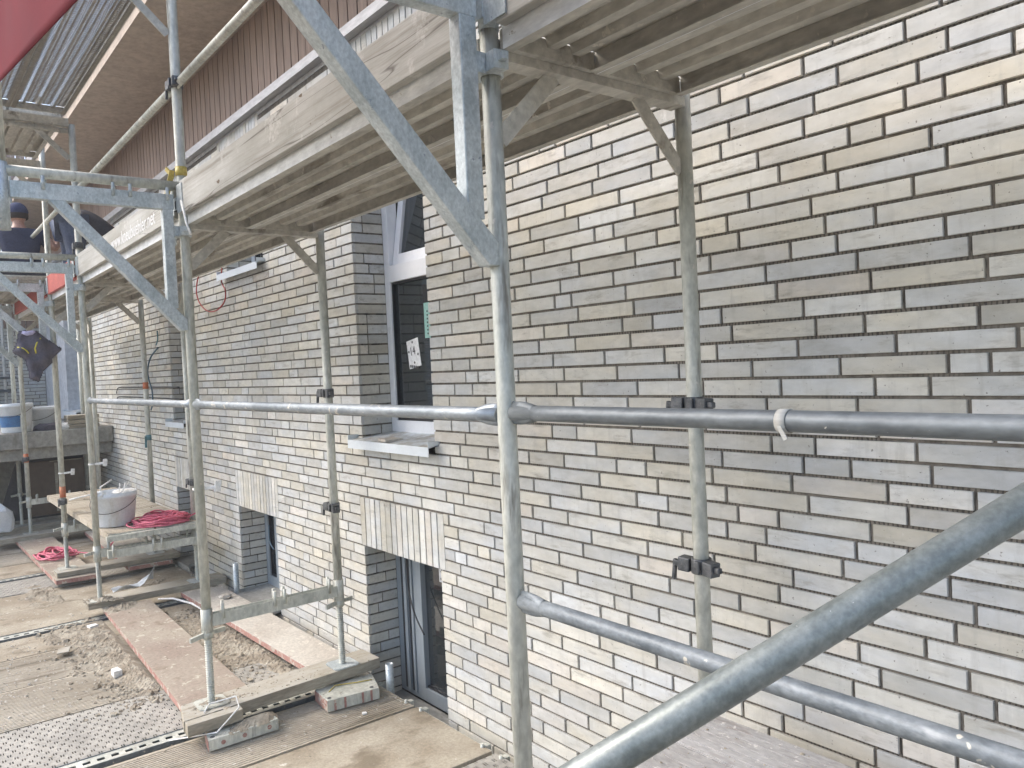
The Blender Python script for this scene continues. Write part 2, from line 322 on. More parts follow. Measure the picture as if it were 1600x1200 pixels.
# ------------------------------------------------------------------ ground
g = MB(); N = 40
for i in range(N + 1):
    for j in range(N + 1):
        x = (i / N - .5) * 2; y = (j / N - .5) * 2; a = x * abs(x) * 150 + 5; b = y * abs(y) * 150
        g.v.append((-a, b, -3.6 + .12 * noise.noise(W((a * .3, b * .3, 0)))))
for i in range(N):
    for j in range(N): g.f.append((i * (N + 1) + j, (i + 1) * (N + 1) + j, (i + 1) * (N + 1) + j + 1, i * (N + 1) + j + 1)); g.smooth.append(True)
tag(build("ground", g, 'earth'), None, None, kind='structure')

# ------------------------------------------------------------------ the building
TW = 2.2; BH = .0498; PITCH = .06; TOP0 = -.7485
def tone():
    """clinker shades run from cool grey over greige to cream, a few darker or rosier"""
    u = RND.random(); w = RND.betavariate(.5, .62); v = RND.gauss(.535, .04)
    if u < .05: v *= .84
    elif u > .93: v *= 1.12
    g, b = (.905, .745) if u < .88 else (.88, .73)
    g = (1 - w) * 1.01 + w * (g + .055); b = (1 - w) * .985 + w * (b + .10)
    v = min(.66, max(.44, v)) * (1 + .05 * w); return (v, v * g, v * b)
def brick(mb, fn, a0, a1, z0, z1, dep=.02):
    """one brick with arrised edges; fn(a, depth, z)"""
    j = RND.uniform(-.0012, .0012); e = .0014; k = RND.uniform(-.0008, .0008); v = []
    for (x, z) in ((a0, z0), (a1, z0), (a1, z1), (a0, z1)): v.append(fn(x, dep, z))
    for (x, z) in ((a0, z0), (a1, z0), (a1, z1), (a0, z1)): v.append(fn(x, j + e, z))
    for (x, z, q) in ((a0 + e, z0 + e, k), (a1 - e, z0 + e, -k), (a1 - e, z1 - e, -k), (a0 + e, z1 - e, k)): v.append(fn(x, j + q, z))
    f = []
    for i in range(4):
        n = (i + 1) % 4; f.append((i, n, 4 + n, 4 + i)); f.append((4 + i, 4 + n, 8 + n, 8 + i))
    f.append((8, 9, 10, 11)); mb.add(v, f, tone())
def facade(mb, fn, a_lo, a_hi, z_lo, z_hi, holes, seed):
    R = random.Random(seed); n0 = math.ceil((z_lo - TOP0) / PITCH); n1 = math.floor((z_hi - TOP0) / PITCH + 1e-6); prev = []
    for n in range(n0, n1 + 1):
        z1 = TOP0 + n * PITCH; z0 = z1 - BH; zc = (z0 + z1) / 2; spans = [(a_lo, a_hi)]
        for (h0, h1, g0, g1) in holes:
            if g0 < zc < g1:
                ns = []
                for a, b in spans:
                    if h1 <= a or h0 >= b: ns.append((a, b)); continue
                    if a < h0: ns.append((a, h0))
                    if h1 < b: ns.append((h1, b))
                spans = ns
        joints = []
        for a, b in spans:
            x = a; first = True; lastshort = False
            while x < b - .03:
                for tr in range(12):
                    L = R.choices((.29, .29 * .75, .14, .09), (70, 9, 15 if not lastshort else 3, 5 if not lastshort else 0))[0]
                    if first: L = R.uniform(.07, .29)
                    if all(abs(x + L - q) > .035 for q in prev) or tr == 11: break
                first = False; lastshort = L < .16
                e = x + L
                if b - e < .055: e = b
                e = min(e, b); brick(mb, fn, x, e, z0, z1); joints.append(e); x = e + .0115
        prev = joints
OPEN = [(3.445, 4.235, -.4485, 1.59), (5.62, 6.395, .80, 1.59), (7.62, 8.13, -.4485, 1.59), (12.8, 13.75, -.4485, 1.59),
        (3.445, 4.275, -2.1, -1.044), (5.645, 6.42, -1.77, -1.044), (7.66, 8.15, -1.77, -1.044)]
LINT = [(3.40, 4.305, 1.59), (5.58, 6.465, 1.59), (7.58, 8.18, 1.59), (3.40, 4.305, -1.044), (5.58, 6.465, -1.044), (7.59, 8.18, -1.044)]
house = thing('brick_building', 'long building clad in grey and beige clinker brick under brown timber boarding', 'building', (6, 2.3, -3.6))
fw = lambda a, d, z: (a, TW + d, z)
mb = MB(); facade(mb, fw, -2.2, 12.8, -2.7, 1.885, OPEN + [(a, b, z, z + .2955) for a, b, z in LINT], 3)
wall = build('brick_wall', mb, 'brick', house)
mb = MB()   # mortar bed behind the bricks, with the openings left free
xs = sorted({-2.2, 12.8} | {v for o in OPEN[:3] + OPEN[4:] for v in o[:2]}); zs = sorted({-3.6, 1.885} | {v for o in OPEN for v in o[2:]})
for i in range(len(xs) - 1):
    for j in range(len(zs) - 1):
        cx = (xs[i] + xs[i + 1]) / 2; cz = (zs[j] + zs[j + 1]) / 2
        if any(o[0] < cx < o[1] and o[2] < cz < o[3] for o in OPEN): continue
        mb.add([(xs[i], TW + .0095, zs[j]), (xs[i + 1], TW + .0095, zs[j]), (xs[i + 1], TW + .0095, zs[j + 1]), (xs[i], TW + .0095, zs[j + 1])], [(0, 1, 2, 3)])
DEP = .205
for k, (a, b, c, d) in enumerate(OPEN):      # opening linings
    if k == 3: continue
    for x in (a - .006, b + .006): mb.add([(x, TW + .012, c), (x, TW + DEP + .06, c), (x, TW + DEP + .06, d), (x, TW + .012, d)], [(0, 1, 2, 3)])
    for z in (c - .004, d + .004): mb.add([(a - .006, TW + .012, z), (b + .006, TW + .012, z), (b + .006, TW + DEP + .06, z), (a - .006, TW + DEP + .06, z)], [(0, 1, 2, 3)])
build('mortar_bed', mb, 'mortar', wall, recalc=False)
for a, b, z in LINT:
    mb = MB(); n = round((b - a) / .0603); w = (b - a) / n
    for i in range(n): brick(mb, fw, a + i * w + .0045, a + (i + 1) * w - .0045, z + .004, z + .2915)
    build('soldier_lintel', mb, 'brick', house)
for k, (a, b, c, d) in enumerate(OPEN):      # brick returns of the openings
    if k == 3: continue
    for side, x in ((1, b), (-1, a)):
        mb = MB(); n = math.ceil((c - TOP0) / PITCH)
        while TOP0 + n * PITCH <= d + .03:
            z1 = TOP0 + n * PITCH; z0 = z1 - BH; n += 1
            fn = lambda q, dd, z, x=x, side=side: (x + side * dd * .28, TW + q, z)
            cut = RND.choice((None, .07, .10, .13))
            if cut is None: brick(mb, fn, .0205, DEP, z0, z1)
            else: brick(mb, fn, .0205, cut, z0, z1); brick(mb, fn, cut + .0075, DEP, z0, z1)
        build('brick_reveal', mb, 'brick', house)
# rendered end bay with its window reveal
mb = MB(); mb.box(13.75, 16.2, TW, TW + .3, -3.6, 1.885); mb.box(12.79, 13.75, TW + .003, TW + .3, -3.6, -.45); mb.box(12.79, 13.75, TW + .003, TW + .3, 1.59, 1.885)
build('rendered_wall', mb, 'render', house)
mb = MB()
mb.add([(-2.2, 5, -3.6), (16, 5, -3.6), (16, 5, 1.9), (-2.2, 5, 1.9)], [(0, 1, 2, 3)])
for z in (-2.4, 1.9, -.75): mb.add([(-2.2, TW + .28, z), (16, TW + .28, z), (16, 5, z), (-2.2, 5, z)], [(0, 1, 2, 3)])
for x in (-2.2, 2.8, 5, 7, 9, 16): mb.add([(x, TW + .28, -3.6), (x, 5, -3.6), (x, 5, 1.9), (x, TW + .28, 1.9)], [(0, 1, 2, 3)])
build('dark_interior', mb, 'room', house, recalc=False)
# drip profile, vertical boarding, soffit
mb = MB(); mb.box(-2.2, 16.2, 2.145, 2.20, 1.897, 1.903); mb.box(-2.2, 16.2, 2.141, 2.147, 1.893, 1.952); mb.box(-2.2, 16.2, 2.15, 2.24, 1.93, 1.938)
build('drip_ledge', mb, 'ledge', house)
mb = MB(); mb.box(-2.2, 16.2, 2.203, 2.21, 1.87, 1.952); build('ledge_backing', mb, 'render', house)
mb = MB(); x = -2.2
while x < 16.2:
    mb.box(x, x + .103, 2.188 + RND.uniform(-.001, .001), 2.212, 1.952, 2.56); x += .115
cl = build('timber_cladding', mb, 'clad', house, bevel=.002)
mb = MB(); mb.box(-2.2, 16.2, 2.208, 2.3, 1.94, 2.56); build('cladding_batten', mb, 'gap', cl)
mb = MB(); mb.box(-2.2, 16.2, 1.52, 2.3, 2.55, 2.64); build('eaves_soffit', mb, 'soffit', house)
mb = MB(); mb.box(-2.2, 16.2, 1.49, 5, 2.645, 2.75); build('roof_edge', mb, 'ledge', house)

def sill(win, a, b, z, out=.062):
    mb = MB(); z1 = z + .012
    mb.add([(a, TW - out, z - .002), (b, TW - out, z - .002), (b, TW + DEP, z1 + .018), (a, TW + DEP, z1 + .018),
            (a, TW - out, z - .006), (b, TW - out, z - .006), (b, TW + DEP, z1 + .012), (a, TW + DEP, z1 + .012)],
           [(0, 1, 2, 3), (4, 5, 6, 7), (0, 1, 5, 4), (1, 2, 6, 5), (2, 3, 7, 6), (3, 0, 4, 7)])
    mb.box(a, b, TW - out - .002, TW - out + .002, z - .05, z)
    mb.box(a, a + .004, TW - out, TW + DEP, z - .002, z + .028); mb.box(b - .004, b, TW - out, TW + DEP, z - .002, z + .028)
    return build('sill', mb, 'sill' if z > -1 else 'concrete', win)
TF = TW + DEP
def frame_window(a, b, c, d, m, sillz=None, transom=None, post=None, tilt=False):
    mb = MB(); w = .06
    mb.box(a, a + w, TF, TF + .07, c, d); mb.box(b - w, b, TF, TF + .07, c, d); mb.box(a + w, b - w, TF, TF + .069, c, c + w + .02); mb.box(a + w, b - w, TF, TF + .069, d - w, d)
    if transom: mb.box(a + w, b - w, TF - .002, TF + .069, transom[0], transom[1])
    if post: mb.box(post[0], post[1], TF - .003, TF + .068, c + w + .02, d - w)
    win = build('window', mb, m, house, bevel=.003)
    lo = c + w + .02; hi = transom[0] if transom else d - w; L = a + w; Rr = b - w
    mb = MB(); e = .012       # black glazing gasket
    for (x0, x1, z0, z1) in ((L, L + e, lo, hi), (Rr - e, Rr, lo, hi), (L + e, Rr - e, lo, lo + e), (L + e, Rr - e, hi - e, hi)): mb.box(x0, x1, TF + .012, TF + .03, z0, z1)
    build('gasket', mb, 'gasket', win)
    mb = MB(); mb.box(L, Rr, TF + .03, TF + .036, lo, hi); build('pane', mb, 'glass', win)
    if transom:
        zb = transom[1]; ang = math.radians(9) if tilt else 0
        def fn(x, y, z): q = z - zb; return (x, TF + .02 + y * math.cos(ang) + q * math.sin(ang), zb + q * math.cos(ang) - y * math.sin(ang))
        def tb(mb, x0, x1, y0, y1, z0, z1):
            v = [fn(p, q, r) for p in (x0, x1) for q in (y0, y1) for r in (z0, z1)]
            mb.add(v, [(0, 1, 3, 2), (4, 6, 7, 5), (0, 4, 5, 1), (2, 3, 7, 6), (0, 2, 6, 4), (1, 5, 7, 3)])
        mb = MB(); q = .065; tb(mb, L + .004, L + q, 0, .05, zb + .004, d - w - .01); tb(mb, Rr - q, Rr - .004, 0, .05, zb + .004, d - w - .01)
        tb(mb, L + q, Rr - q, 0, .049, zb + .004, zb + q); tb(mb, L + q, Rr - q, 0, .049, d - w - .07, d - w - .01)
        sash = build('sash', mb, m, win, bevel=.003)
        mb = MB(); tb(mb, L + q, Rr - q, .02, .026, zb + q, d - w - .07); build('pane', mb, 'glass', sash)
    if sillz is not None: sill(win, a - .035 if m == 'pvc' else a, b + .06 if m == 'pvc' else b, sillz)
    return win
w1 = frame_window(3.445, 4.235, -.385, 1.59, 'pvc', -.402, (.52, .62), tilt=True)
frame_window(5.62, 6.395, .845, 1.59, 'pvc', .822)
frame_window(7.62, 8.13, -.385, 1.59, 'pvc', -.402, (.52, .62))
frame_window(12.8, 13.75, -.385, 1.59, 'pvc', -.402, (.52, .62))
w4 = frame_window(3.445, 4.275, -1.96, -1.046, 'alu', -2.0, post=(3.99, 4.075))
frame_window(5.645, 6.42, -1.72, -1.046, 'alu', -1.745, post=(6.15, 6.21))
frame_window(7.66, 8.15, -1.72, -1.046, 'alu', -1.745)
# extra profiles of the sliding sash in the near lower window
mb = MB(); mb.box(4.135, 4.165, TF - .02, TF + .02, -1.93, -1.05); mb.box(4.08, 4.10, TF - .012, TF + .02, -1.93, -1.05); build('sash', mb, 'alu', w4, bevel=.002)
mb = MB(); mb.box(4.105, 4.132, TF - .004, TF + .02, -1.93, -1.05); mb.box(4.168, 4.21, TF - .006, TF + .02, -1.93, -1.05); build('gasket', mb, 'gasket', w4)
# stickers on the glass
def sticker(win, cs, cz, w, h, tilt, m):
    mb = MB(); c, s_ = math.cos(tilt), math.sin(tilt)
    mb.prism([(cs - (x * c - y * s_), cz + x * s_ + y * c) for x, y in ((-w / 2, -h / 2), (w / 2, -h / 2), (w / 2, h / 2), (-w / 2, h / 2))], lambda a, b, d: (a, TF + d, b), .0265, .0285)
    return build('sticker', mb, m, win)
st = sticker(w1, 3.985, .088, .13, .165, math.radians(9), 'paper'); st['label'] = 'white sticker with the number 14 and small arrows'
wall_text('printed_number', '14', .07, (3.995, TF + .0255, .10), 'ink', st, .9, math.radians(9))
mb = MB()
def dia(a, z, r): mb.prism([(a - r, z), (a, z - r), (a + r, z), (a, z + r)], lambda p, q, d: (p, TF + d, q), .0255, .0264)
dia(3.995, .155, .009); dia(4.037, .098, .009); dia(3.937, .083, .009); dia(3.978, .035, .009)
for k in range(5): mb.box(3.935 + k * .02, 3.95 + k * .02, TF + .0255, TF + .0264, .006 + (4 - k) * -.002, .022 + (4 - k) * -.002)
build('printed_marks', mb, 'ink', st)
st = sticker(w1, 3.81, .27, .085, .20, 0, 'mint')
mb = MB()
for k in range(7): mb.box(3.812, 3.824, TF + .0255, TF + .0264, .19 + k * .021, .20 + k * .021)
build('printed_marks', mb, 'ink', st)
sticker(w1, 3.76, 1.03, .06, .12, 0, 'yellow')
st = sticker(w4, 3.80, -1.17, .06, .11, 0, 'paper')
mb = MB(); mb.box(3.797, 3.803, TF + .0255, TF + .0264, -1.16, -1.125); mb.prism([(3.785, -1.16), (3.815, -1.16), (3.80, -1.18)], lambda p, q, d: (p, TF + d, q), .0255, .0264)
for k in range(3): mb.box(3.782 + k * .013, 3.79 + k * .013, TF + .0255, TF + .0264, -1.212, -1.2)
build('printed_marks', mb, 'ink', st)

# wing of the building across the far end
wing = thing('building_wing', 'projecting brick wing closing off the far left end', 'building', (16, -2, -3.6))
mb = MB(); facade(mb, lambda a, d, z: (15.7 + d, a, z), -6, 2.19, -2.5, 2.0, [(.9, 1.5, -.45, 1.0), (-1.6, -.8, -.45, 1.0)], 5); build('brick_wall', mb, 'brick', wing)
mb = MB(); mb.box(15.713, 16.3, -6, 2.19, -3.6, 2.0); wf = build('mortar_bed', mb, 'mortar', wing)
for a, b in ((.9, 1.5), (-1.6, -.8)):
    mb = MB(); mb.box(15.66, 15.712, a, b, -.42, .99); wn_ = build('window', mb, 'pvc', wing)
    mb = MB(); mb.box(15.652, 15.658, a + .07, b - .07, -.35, .92); build('pane', mb, 'glass', wn_)
    mb = MB(); mb.box(15.6, 15.70, a - .05, b + .05, -.49, -.45); build('sill', mb, 'sill', wn_)
mb = MB(); x = -6
while x < 2.19: mb.box(15.68, 15.71, x, min(2.18, x + .13), 1.0, 4.2); x += .142
build('timber_cladding', mb, 'clad', wing)

# concrete canopy with what lies on and under it
can = thing('entrance_canopy', 'concrete canopy slab projecting from the facade at the far end', 'canopy', (12, 1, -.9))
mb = MB(); mb.box(10.75, 13.4, -1.6, 2.198, -.72, -.53); build('slab', mb, 'concrete', can, bevel=.01)
mb = MB(); mb.box(10.86, 13.3, -1.5, 2.197, -.86, -.721); build('beam', mb, 'concrete', can, bevel=.01)
mb = MB(); mb.box(13.42, 13.62, .6, 2.19, -3.6, -.5); build('rear_wall', mb, 'concrete', can)
mb = MB(); mb.prism([(.98, -1.62), (2.12, -1.62), (2.1, -.90), (1.9, -.875), (1.4, -.885), (1.2, -.93)], lambda a, b, d: (d, a, b), 11.30, 11.32)
solo('membrane_sheet', mb, 'membrane', 'black membrane sheet hanging under the concrete canopy', 'sheet')
mb = MB(); mb.box(11.2, 11.24, 1.31, 1.93, -1.58, -.92)
pn = thing('plywood_panel', 'dark brown coated panel leaning under the canopy', 'panel', (11.2, 1.6, -1.6)); build('board', mb, 'darkboard', pn, bevel=.004)
mb = MB(); mb.box(11.185, 11.198, 1.60, 1.63, -1.55, -.95); mb.box(11.185, 11.198, 1.55, 1.9, -.935, -.925); build('batten', mb, 'timber', pn)

def bucket(c, r0, r1, h, label, cat='bucket', lab=False):
    b = thing('bucket', label, cat, c, 'white plastic buckets')
    mb = MB(); mb.lathe(c, [(0.001, .004), (r0 * .96, .004), (r0, .012), (r1, h - .04), (r1 + .008, h - .038), (r1 + .008, h - .015), (r1 + .003, h - .012), (r1 + .006, h), (r1, h), (r0 - .004, .02), (0.001, .02)]); body = build('body', mb, 'plast', b)
    hp = [(c[0] - (r1 + .012) * math.cos(a), c[1] - (r1 + .012) * .9 * math.sin(a) * .98 - .0, c[2] + h - .05 - .13 * math.sin(a)) for a in [math.pi * k / 16 for k in range(17)]]
    # bail handle hanging against the near side
    hp = [(c[0] + (r1 + .014) * math.cos(a + 2.2), c[1] + (r1 + .014) * math.sin(a + 2.2), c[2] + h - .05 - .105 * math.sin(a)) for a in [math.pi * k / 20 for k in range(21)]]
    mb = MB(); mb.sweep(hp, .0028, 8); build('handle', mb, 'blackwire', b)
    if lab:
        mb = MB(); v = []; n = 12
        for k in range(n + 1):
            an = 3.0 + k * 1.6 / n
            for z, rr in ((.07, r0 + (r1 - r0) * .3 + .002), (.2, r0 + (r1 - r0) * .75 + .002)): v.append((c[0] + rr * math.cos(an), c[1] + rr * math.sin(an), c[2] + z))
        mb.add(v, [(2 * i, 2 * i + 2, 2 * i + 3, 2 * i + 1) for i in range(n)], smooth=True); build('label', mb, 'bluelabel', b)
    return b
bucket((10.95, 1.20, -.53), .15, .175, .34, 'white bucket with blue label on the far canopy', lab=True)
bucket((11.15, 1.50, -.53), .14, .165, .28, 'plain greyish bucket beside the blue labelled one on the canopy')
mb = MB()
for k in range(3): mb.box(10.82, 11.1, 1.72 + .0 * k, 2.06, -.53 + k * .055, -.482 + k * .055)
solo('timber_stack', mb, 'timber', 'low stack of timber blocks on the canopy by the facade', 'timber', bevel=.003)
mb = MB(); mb.box(10.85, 10.95, 1.98, 2.12, -.36, -.30); solo('brick_offcut', mb, 'brick', 'pale brick offcut on top of the timber stack', 'brick') if False else None
def crumple(c, sx, sy, sz, seed, m, name, label, cat, sub=2):
    bm = bmesh.new(); bmesh.ops.create_icosphere(bm, subdivisions=sub, radius=1); mb = MB()
    vs = [(c[0] + v.co.x * sx * (1 + .5 * noise.noise(v.co * 2 + W((seed, 0, 0)))), c[1] + v.co.y * sy * (1 + .5 * noise.noise(v.co * 2 + W((0, seed, 0)))), c[2] + max(v.co.z, -.6) * sz * (1 + .6 * noise.noise(v.co * 2.5 + W((0, 0, seed))))) for v in bm.verts]
    mb.add(vs, [tuple(v.index for v in f.verts) for f in bm.faces]); bm.free()
    return solo(name, mb, m, label, cat)
crumple((10.9, 1.52, -.50), .1, .16, .06, 3, 'greycloth', 'work_rag', 'dark crumpled rag on the canopy edge', 'rag')
crumple((10.88, 1.70, -.50), .06, .07, .05, 9, 'white', 'plaster_lump', 'pale lump between rag and timber stack on the canopy', 'rubble')

# ------------------------------------------------------------------ scaffold hardware
TO, TI = 1.228, 1.959
def coupler_mesh(mb, c, axis_t=True, k=1., wide=1.):
    """swivel clamp: split band round a vertical tube with hinge and wedge lugs left and right"""
    s0, t0, z0 = c; mb._pipe(W((s0, t0, z0 - .024 * k)), W((s0, t0, z0 + .024 * k)), .0325 * k, .0085, 18)
    for sg in (-1, 1):
        mb.beam((s0 + sg * .028 * wide, t0 - .012, z0), (s0 + sg * .068 * wide, t0 - .018, z0 + .003 * sg), .040 * k, .044 * k)
        mb.beam((s0 + sg * .066 * wide, t0 - .018, z0), (s0 + sg * .088 * wide, t0 - .022, z0), .018, .018)
    mb.beam((s0 + .085 * wide, t0 - .022, z0 + .012), (s0 + .092 * wide, t0 - .024, z0 - .055), .014, .012, (1, 0, 0))
    mb.beam((s0 - .012, t0 - .036, z0 - .02), (s0 - .012, t0 - .036, z0 + .02), .02, .012, (0, 1, 0))
def wing_nut(mb, c, rot=0.):
    mb.tube((c[0], c[1], c[2] - .022), (c[0], c[1], c[2] + .022), .029, 14)
    for a in (rot, rot + math.pi): mb.beam((c[0] + .02 * math.cos(a), c[1] + .02 * math.sin(a), c[2]), (c[0] + .105 * math.cos(a), c[1] + .105 * math.sin(a), c[2] - .006), .014, .022)
def jack(fr, s0, t0, zb, zt, plate='galv', nutz=None):
    mb = MB(); n = int((zt - zb) / .0115); pr = []
    for i in range(n + 1): z = zb + i * (zt - zb) / n; pr += [(.0150, z), (.0195, z + .004), (.0195, z + .0065), (.0150, z + .0100)]
    mb.lathe((s0, t0, 0), pr, 16); sp = build('base_jack', mb, 'galv', fr)
    mb = MB(); p = .075; c = .018
    mb.prism([(-p + c, -p), (p - c, -p), (p, -p + c), (p, p - c), (p - c, p), (-p + c, p), (-p, p - c), (-p, -p + c)], lambda a, b, d: (s0 + a, t0 + b, d), zb - .006, zb)
    pl = build('base_plate', mb, plate, sp)
    mb = MB(); wing_nut(mb, (s0, t0, zt - .0 if nutz is None else nutz), 1.2); build('wing_nut', mb, 'galv', sp)
def u_beam(mb, s0, t0, t1, z0, z1, w=.05):
    mb.box(s0 - w / 2, s0 + w / 2, t0, t1, z0, z0 + .004); mb.box(s0 - w / 2, s0 - w / 2 + .004, t0, t1, z0 + .004, z1); mb.box(s0 + w / 2 - .004, s0 + w / 2, t0, t1, z0 + .004, z1)
def pins(par, m, s0, ts, z, h=.05):
    for t in ts:
        for d in (-.03, .03): mb = MB(); mb.tube((s0 + d * .95, t + d * .25, z - .03), (s0 + d * .95, t + d * .25, z + h), .0085, 10); build('deck_pin', mb, m, par)
def frame(s0, label, zo, zi, zb, top=True, low=None, ti=TI, so=None, si=None, ztr=.755, jackz=-1.3, marks=()):
    so = s0 if so is None else so; si = s0 if si is None else si
    fr = thing('scaffold_portal', label, 'scaffold frame', (s0, 1.6, zb), 'scaffold frames along the facade')
    mb = MB(); mb.tube((so, TO, jackz), (so, TO, zo)); build('standard', mb, 'galv', fr)
    mb = MB(); mb.tube((si, ti, jackz), (si, ti, zi)); build('standard', mb, 'galv', fr)
    if top:
        mb = MB(); u_beam(mb, s0, TO + .022, ti - .022, ztr, ztr + .07, .055)
        mb.box(s0 - .036, s0 + .036, TO + .05, ti - .05, ztr + .071, ztr + .075); build('transom', mb, 'galvd', fr)
        for t0, t1 in ((TO + .02, TO + .21), (ti - .02, ti - .21)):
            mb = MB(); mb.beam((s0, t0, ztr - .19), (s0, t1, ztr + .004), .046, .007, (1, 0, 0)); build('gusset', mb, 'galvd', fr)
    if low:
        mb = MB(); u_beam(mb, s0, TO + .02, ti - .02, low, low + .06, .05); mb.tube((so, TO, low - .03), (so, TO, low + .09), .029, 18); mb.tube((si, ti, low - .03), (si, ti, low + .09), .029, 18)
        lb = build('lower_transom', mb, 'galv', fr); pins(lb, 'galv', s0, (1.31, 1.585, 1.64, 1.90), low + .06)
    jack(fr, so, TO, zb, jackz, 'galv'); jack(fr, si, ti, zb, jackz, 'zinc')
    return fr
fC = frame(1.58, 'nearest scaffold frame, its two poles left and right of the window-free wall', .835, .82, -1.95, low=-1.22, ti=1.968)
fL = frame(4.15, 'second scaffold frame standing on a dusty timber, thin threaded jacks exposed', 2.7, .80, -1.652, low=-1.262)
fA = frame(6.82, 'third scaffold frame with mortar-caked foot behind the white bucket', 1.98, .80, -1.665, low=-1.345, si=6.80)
fB = frame(8.22, 'fourth scaffold frame with orange and teal marks on its poles', 2.6, .79, -1.665, low=-1.345, ti=1.985)
fD = frame(10.52, 'fifth scaffold frame, slim poles before the dark brown panel', 2.4, .79, -1.665, low=-1.345)
fE = frame(11.25, 'farthest scaffold frame, partly behind the fifth one', 2.4, .79, -1.665, top=False)
fN = frame(-1.0, 'scaffold frame just outside the right edge', .835, .82, -1.95, low=-1.22)
bpy.data.objects.remove(fN.children[0].children[0]) if False else None
# spray and tape marks sit on the poles as thin sleeves
def sleeve(fr, s0, t0, z0, z1, m, name): mb = MB(); mb.tube((s0, t0, z0), (s0, t0, z1), .0252, 18); build(name, mb, m, fr)
sleeve(fB, 8.22, 1.985, -.075, -.01, 'orange', 'paint_mark'); sleeve(fB, 8.22, TO, -1.02, -.92, 'orange', 'paint_mark'); sleeve(fD, 10.52, TO, -.86, -.76, 'orange', 'paint_mark')
mb = MB(); mb._pipe(W((8.22, 1.985, -.57)), W((8.22, 1.985, -.52)), .0275, .002, 16); mb.beam((8.2, 1.955, -.53), (8.19, 1.95, -.64), .02, .004, (1, 0, 0)); build('tape', mb, 'tealtape', fB)
# clamps on poles
def clamp(fr, c, k=1.): mb = MB(); coupler_mesh(mb, c, k=k); build('clamp', mb, 'clamp', fr, bevel=.0035)
clamp(fC, (1.58, 1.968, -.152)); clamp(fC, (1.58, 1.968, -.655)); clamp(fL, (4.15, TI, -.76)); clamp(fL, (4.15, TI, -.115)); clamp(fA, (6.8, TI, -.85))
clamp(fB, (8.22, TO, -1.06)); clamp(fD, (10.52, TO, -.82)); clamp(fL, (4.15, TO, .87)); clamp(fA, (6.82, TO, .87)); clamp(fL, (4.15, TO, 1.48)); clamp(fA, (6.82, TO, 1.06))
# spigot on the near outer pole
mb = MB(); mb.tube((1.58, TO, .83), (1.58, TO, 2.0), .0262, 24); build('upper_standard', mb, 'zinc', fC)

def rail(a, b, z, label, m='rail', t=TO, flat=True, r=.0192, sag=0.):
    mb = MB(); t += .0
    n = 14; pts = []; 
    A, B = a + .028, b - .028
    for i in range(n + 1):
        x = A + (B - A) * i / n; pts.append((x, t, z - sag * math.sin(math.pi * i / n)))
    mb.sweep(pts[0:], r, 24)
    if flat:   # flattened and flared ends
        for e, sg in ((A, 1), (B, -1)):
            v = []; st = [(0, .008, .029), (.03, .009, .029), (.055, .013, .027), (.085, r + .0004, r + .001)]
            for d, hw, hh in st:
                for k in range(20):
                    an = 2 * math.pi * k / 20; v.append((e + sg * d, t + hw * math.cos(an), z + hh * math.sin(an)))
            f = [(i * 20 + k, i * 20 + (k + 1) % 20, (i + 1) * 20 + (k + 1) % 20, (i + 1) * 20 + k) for i in range(3) for k in range(20)]
            mb.add(v, f + [tuple(range(20))], smooth=True)
    return solo('guard_rail', mb, m, label, 'guard rail', 'guard rails between the poles')
rail(-1.0, 1.58, -.122, 'thick dark guard rail nearest the viewer at eye level'); rail(-1.0, 1.58, -.597, 'lower near guard rail, mortar-spattered, running to the bottom right', 'raild')
rail(1.58, 4.15, -.128, 'shiny grey guard rail crossing in front of the tall window', 'railb'); rail(4.15, 6.8, -.128, 'bright guard rail of the third bay, left of the second frame', 'railb')
rail(1.58, 4.15, 1.475, 'pale guard rail above the weathered toe board, top of picture', 'galv'); rail(4.15, 6.82, 1.475, 'pale guard rail rising left across the timber boarding', 'galv')
rail(6.82, 8.22, 1.475, 'short pale guard rail beside the two workers', 'galv'); rail(8.22, 10.52, 1.475, 'farthest pale guard rail behind the workers', 'galv')
mb = MB(); mb._pipe(W((.78, TO, -.122)), W((.80, TO, -.122)), .0215, .002, 20); mb.beam((.79, TO - .021, -.13), (.775, TO - .024, -.152), .008, .002, (0, 1, 0))
solo('tape_strip', mb, 'wood', 'tan tape wound round the thick near guard rail', 'tape')
# the thick brace in front
A_, B_ = W((.76, .71, -.539)), W((.397, 1.15, -.215)); d_ = (B_ - A_)
mb = MB(); mb.tube(tuple(A_ - d_ * 2.3), tuple(B_ + d_ * 1.6), .0242, 32)
solo('diagonal_brace', mb, 'brace', 'thick diagonal tube crossing the bottom right corner', 'brace')

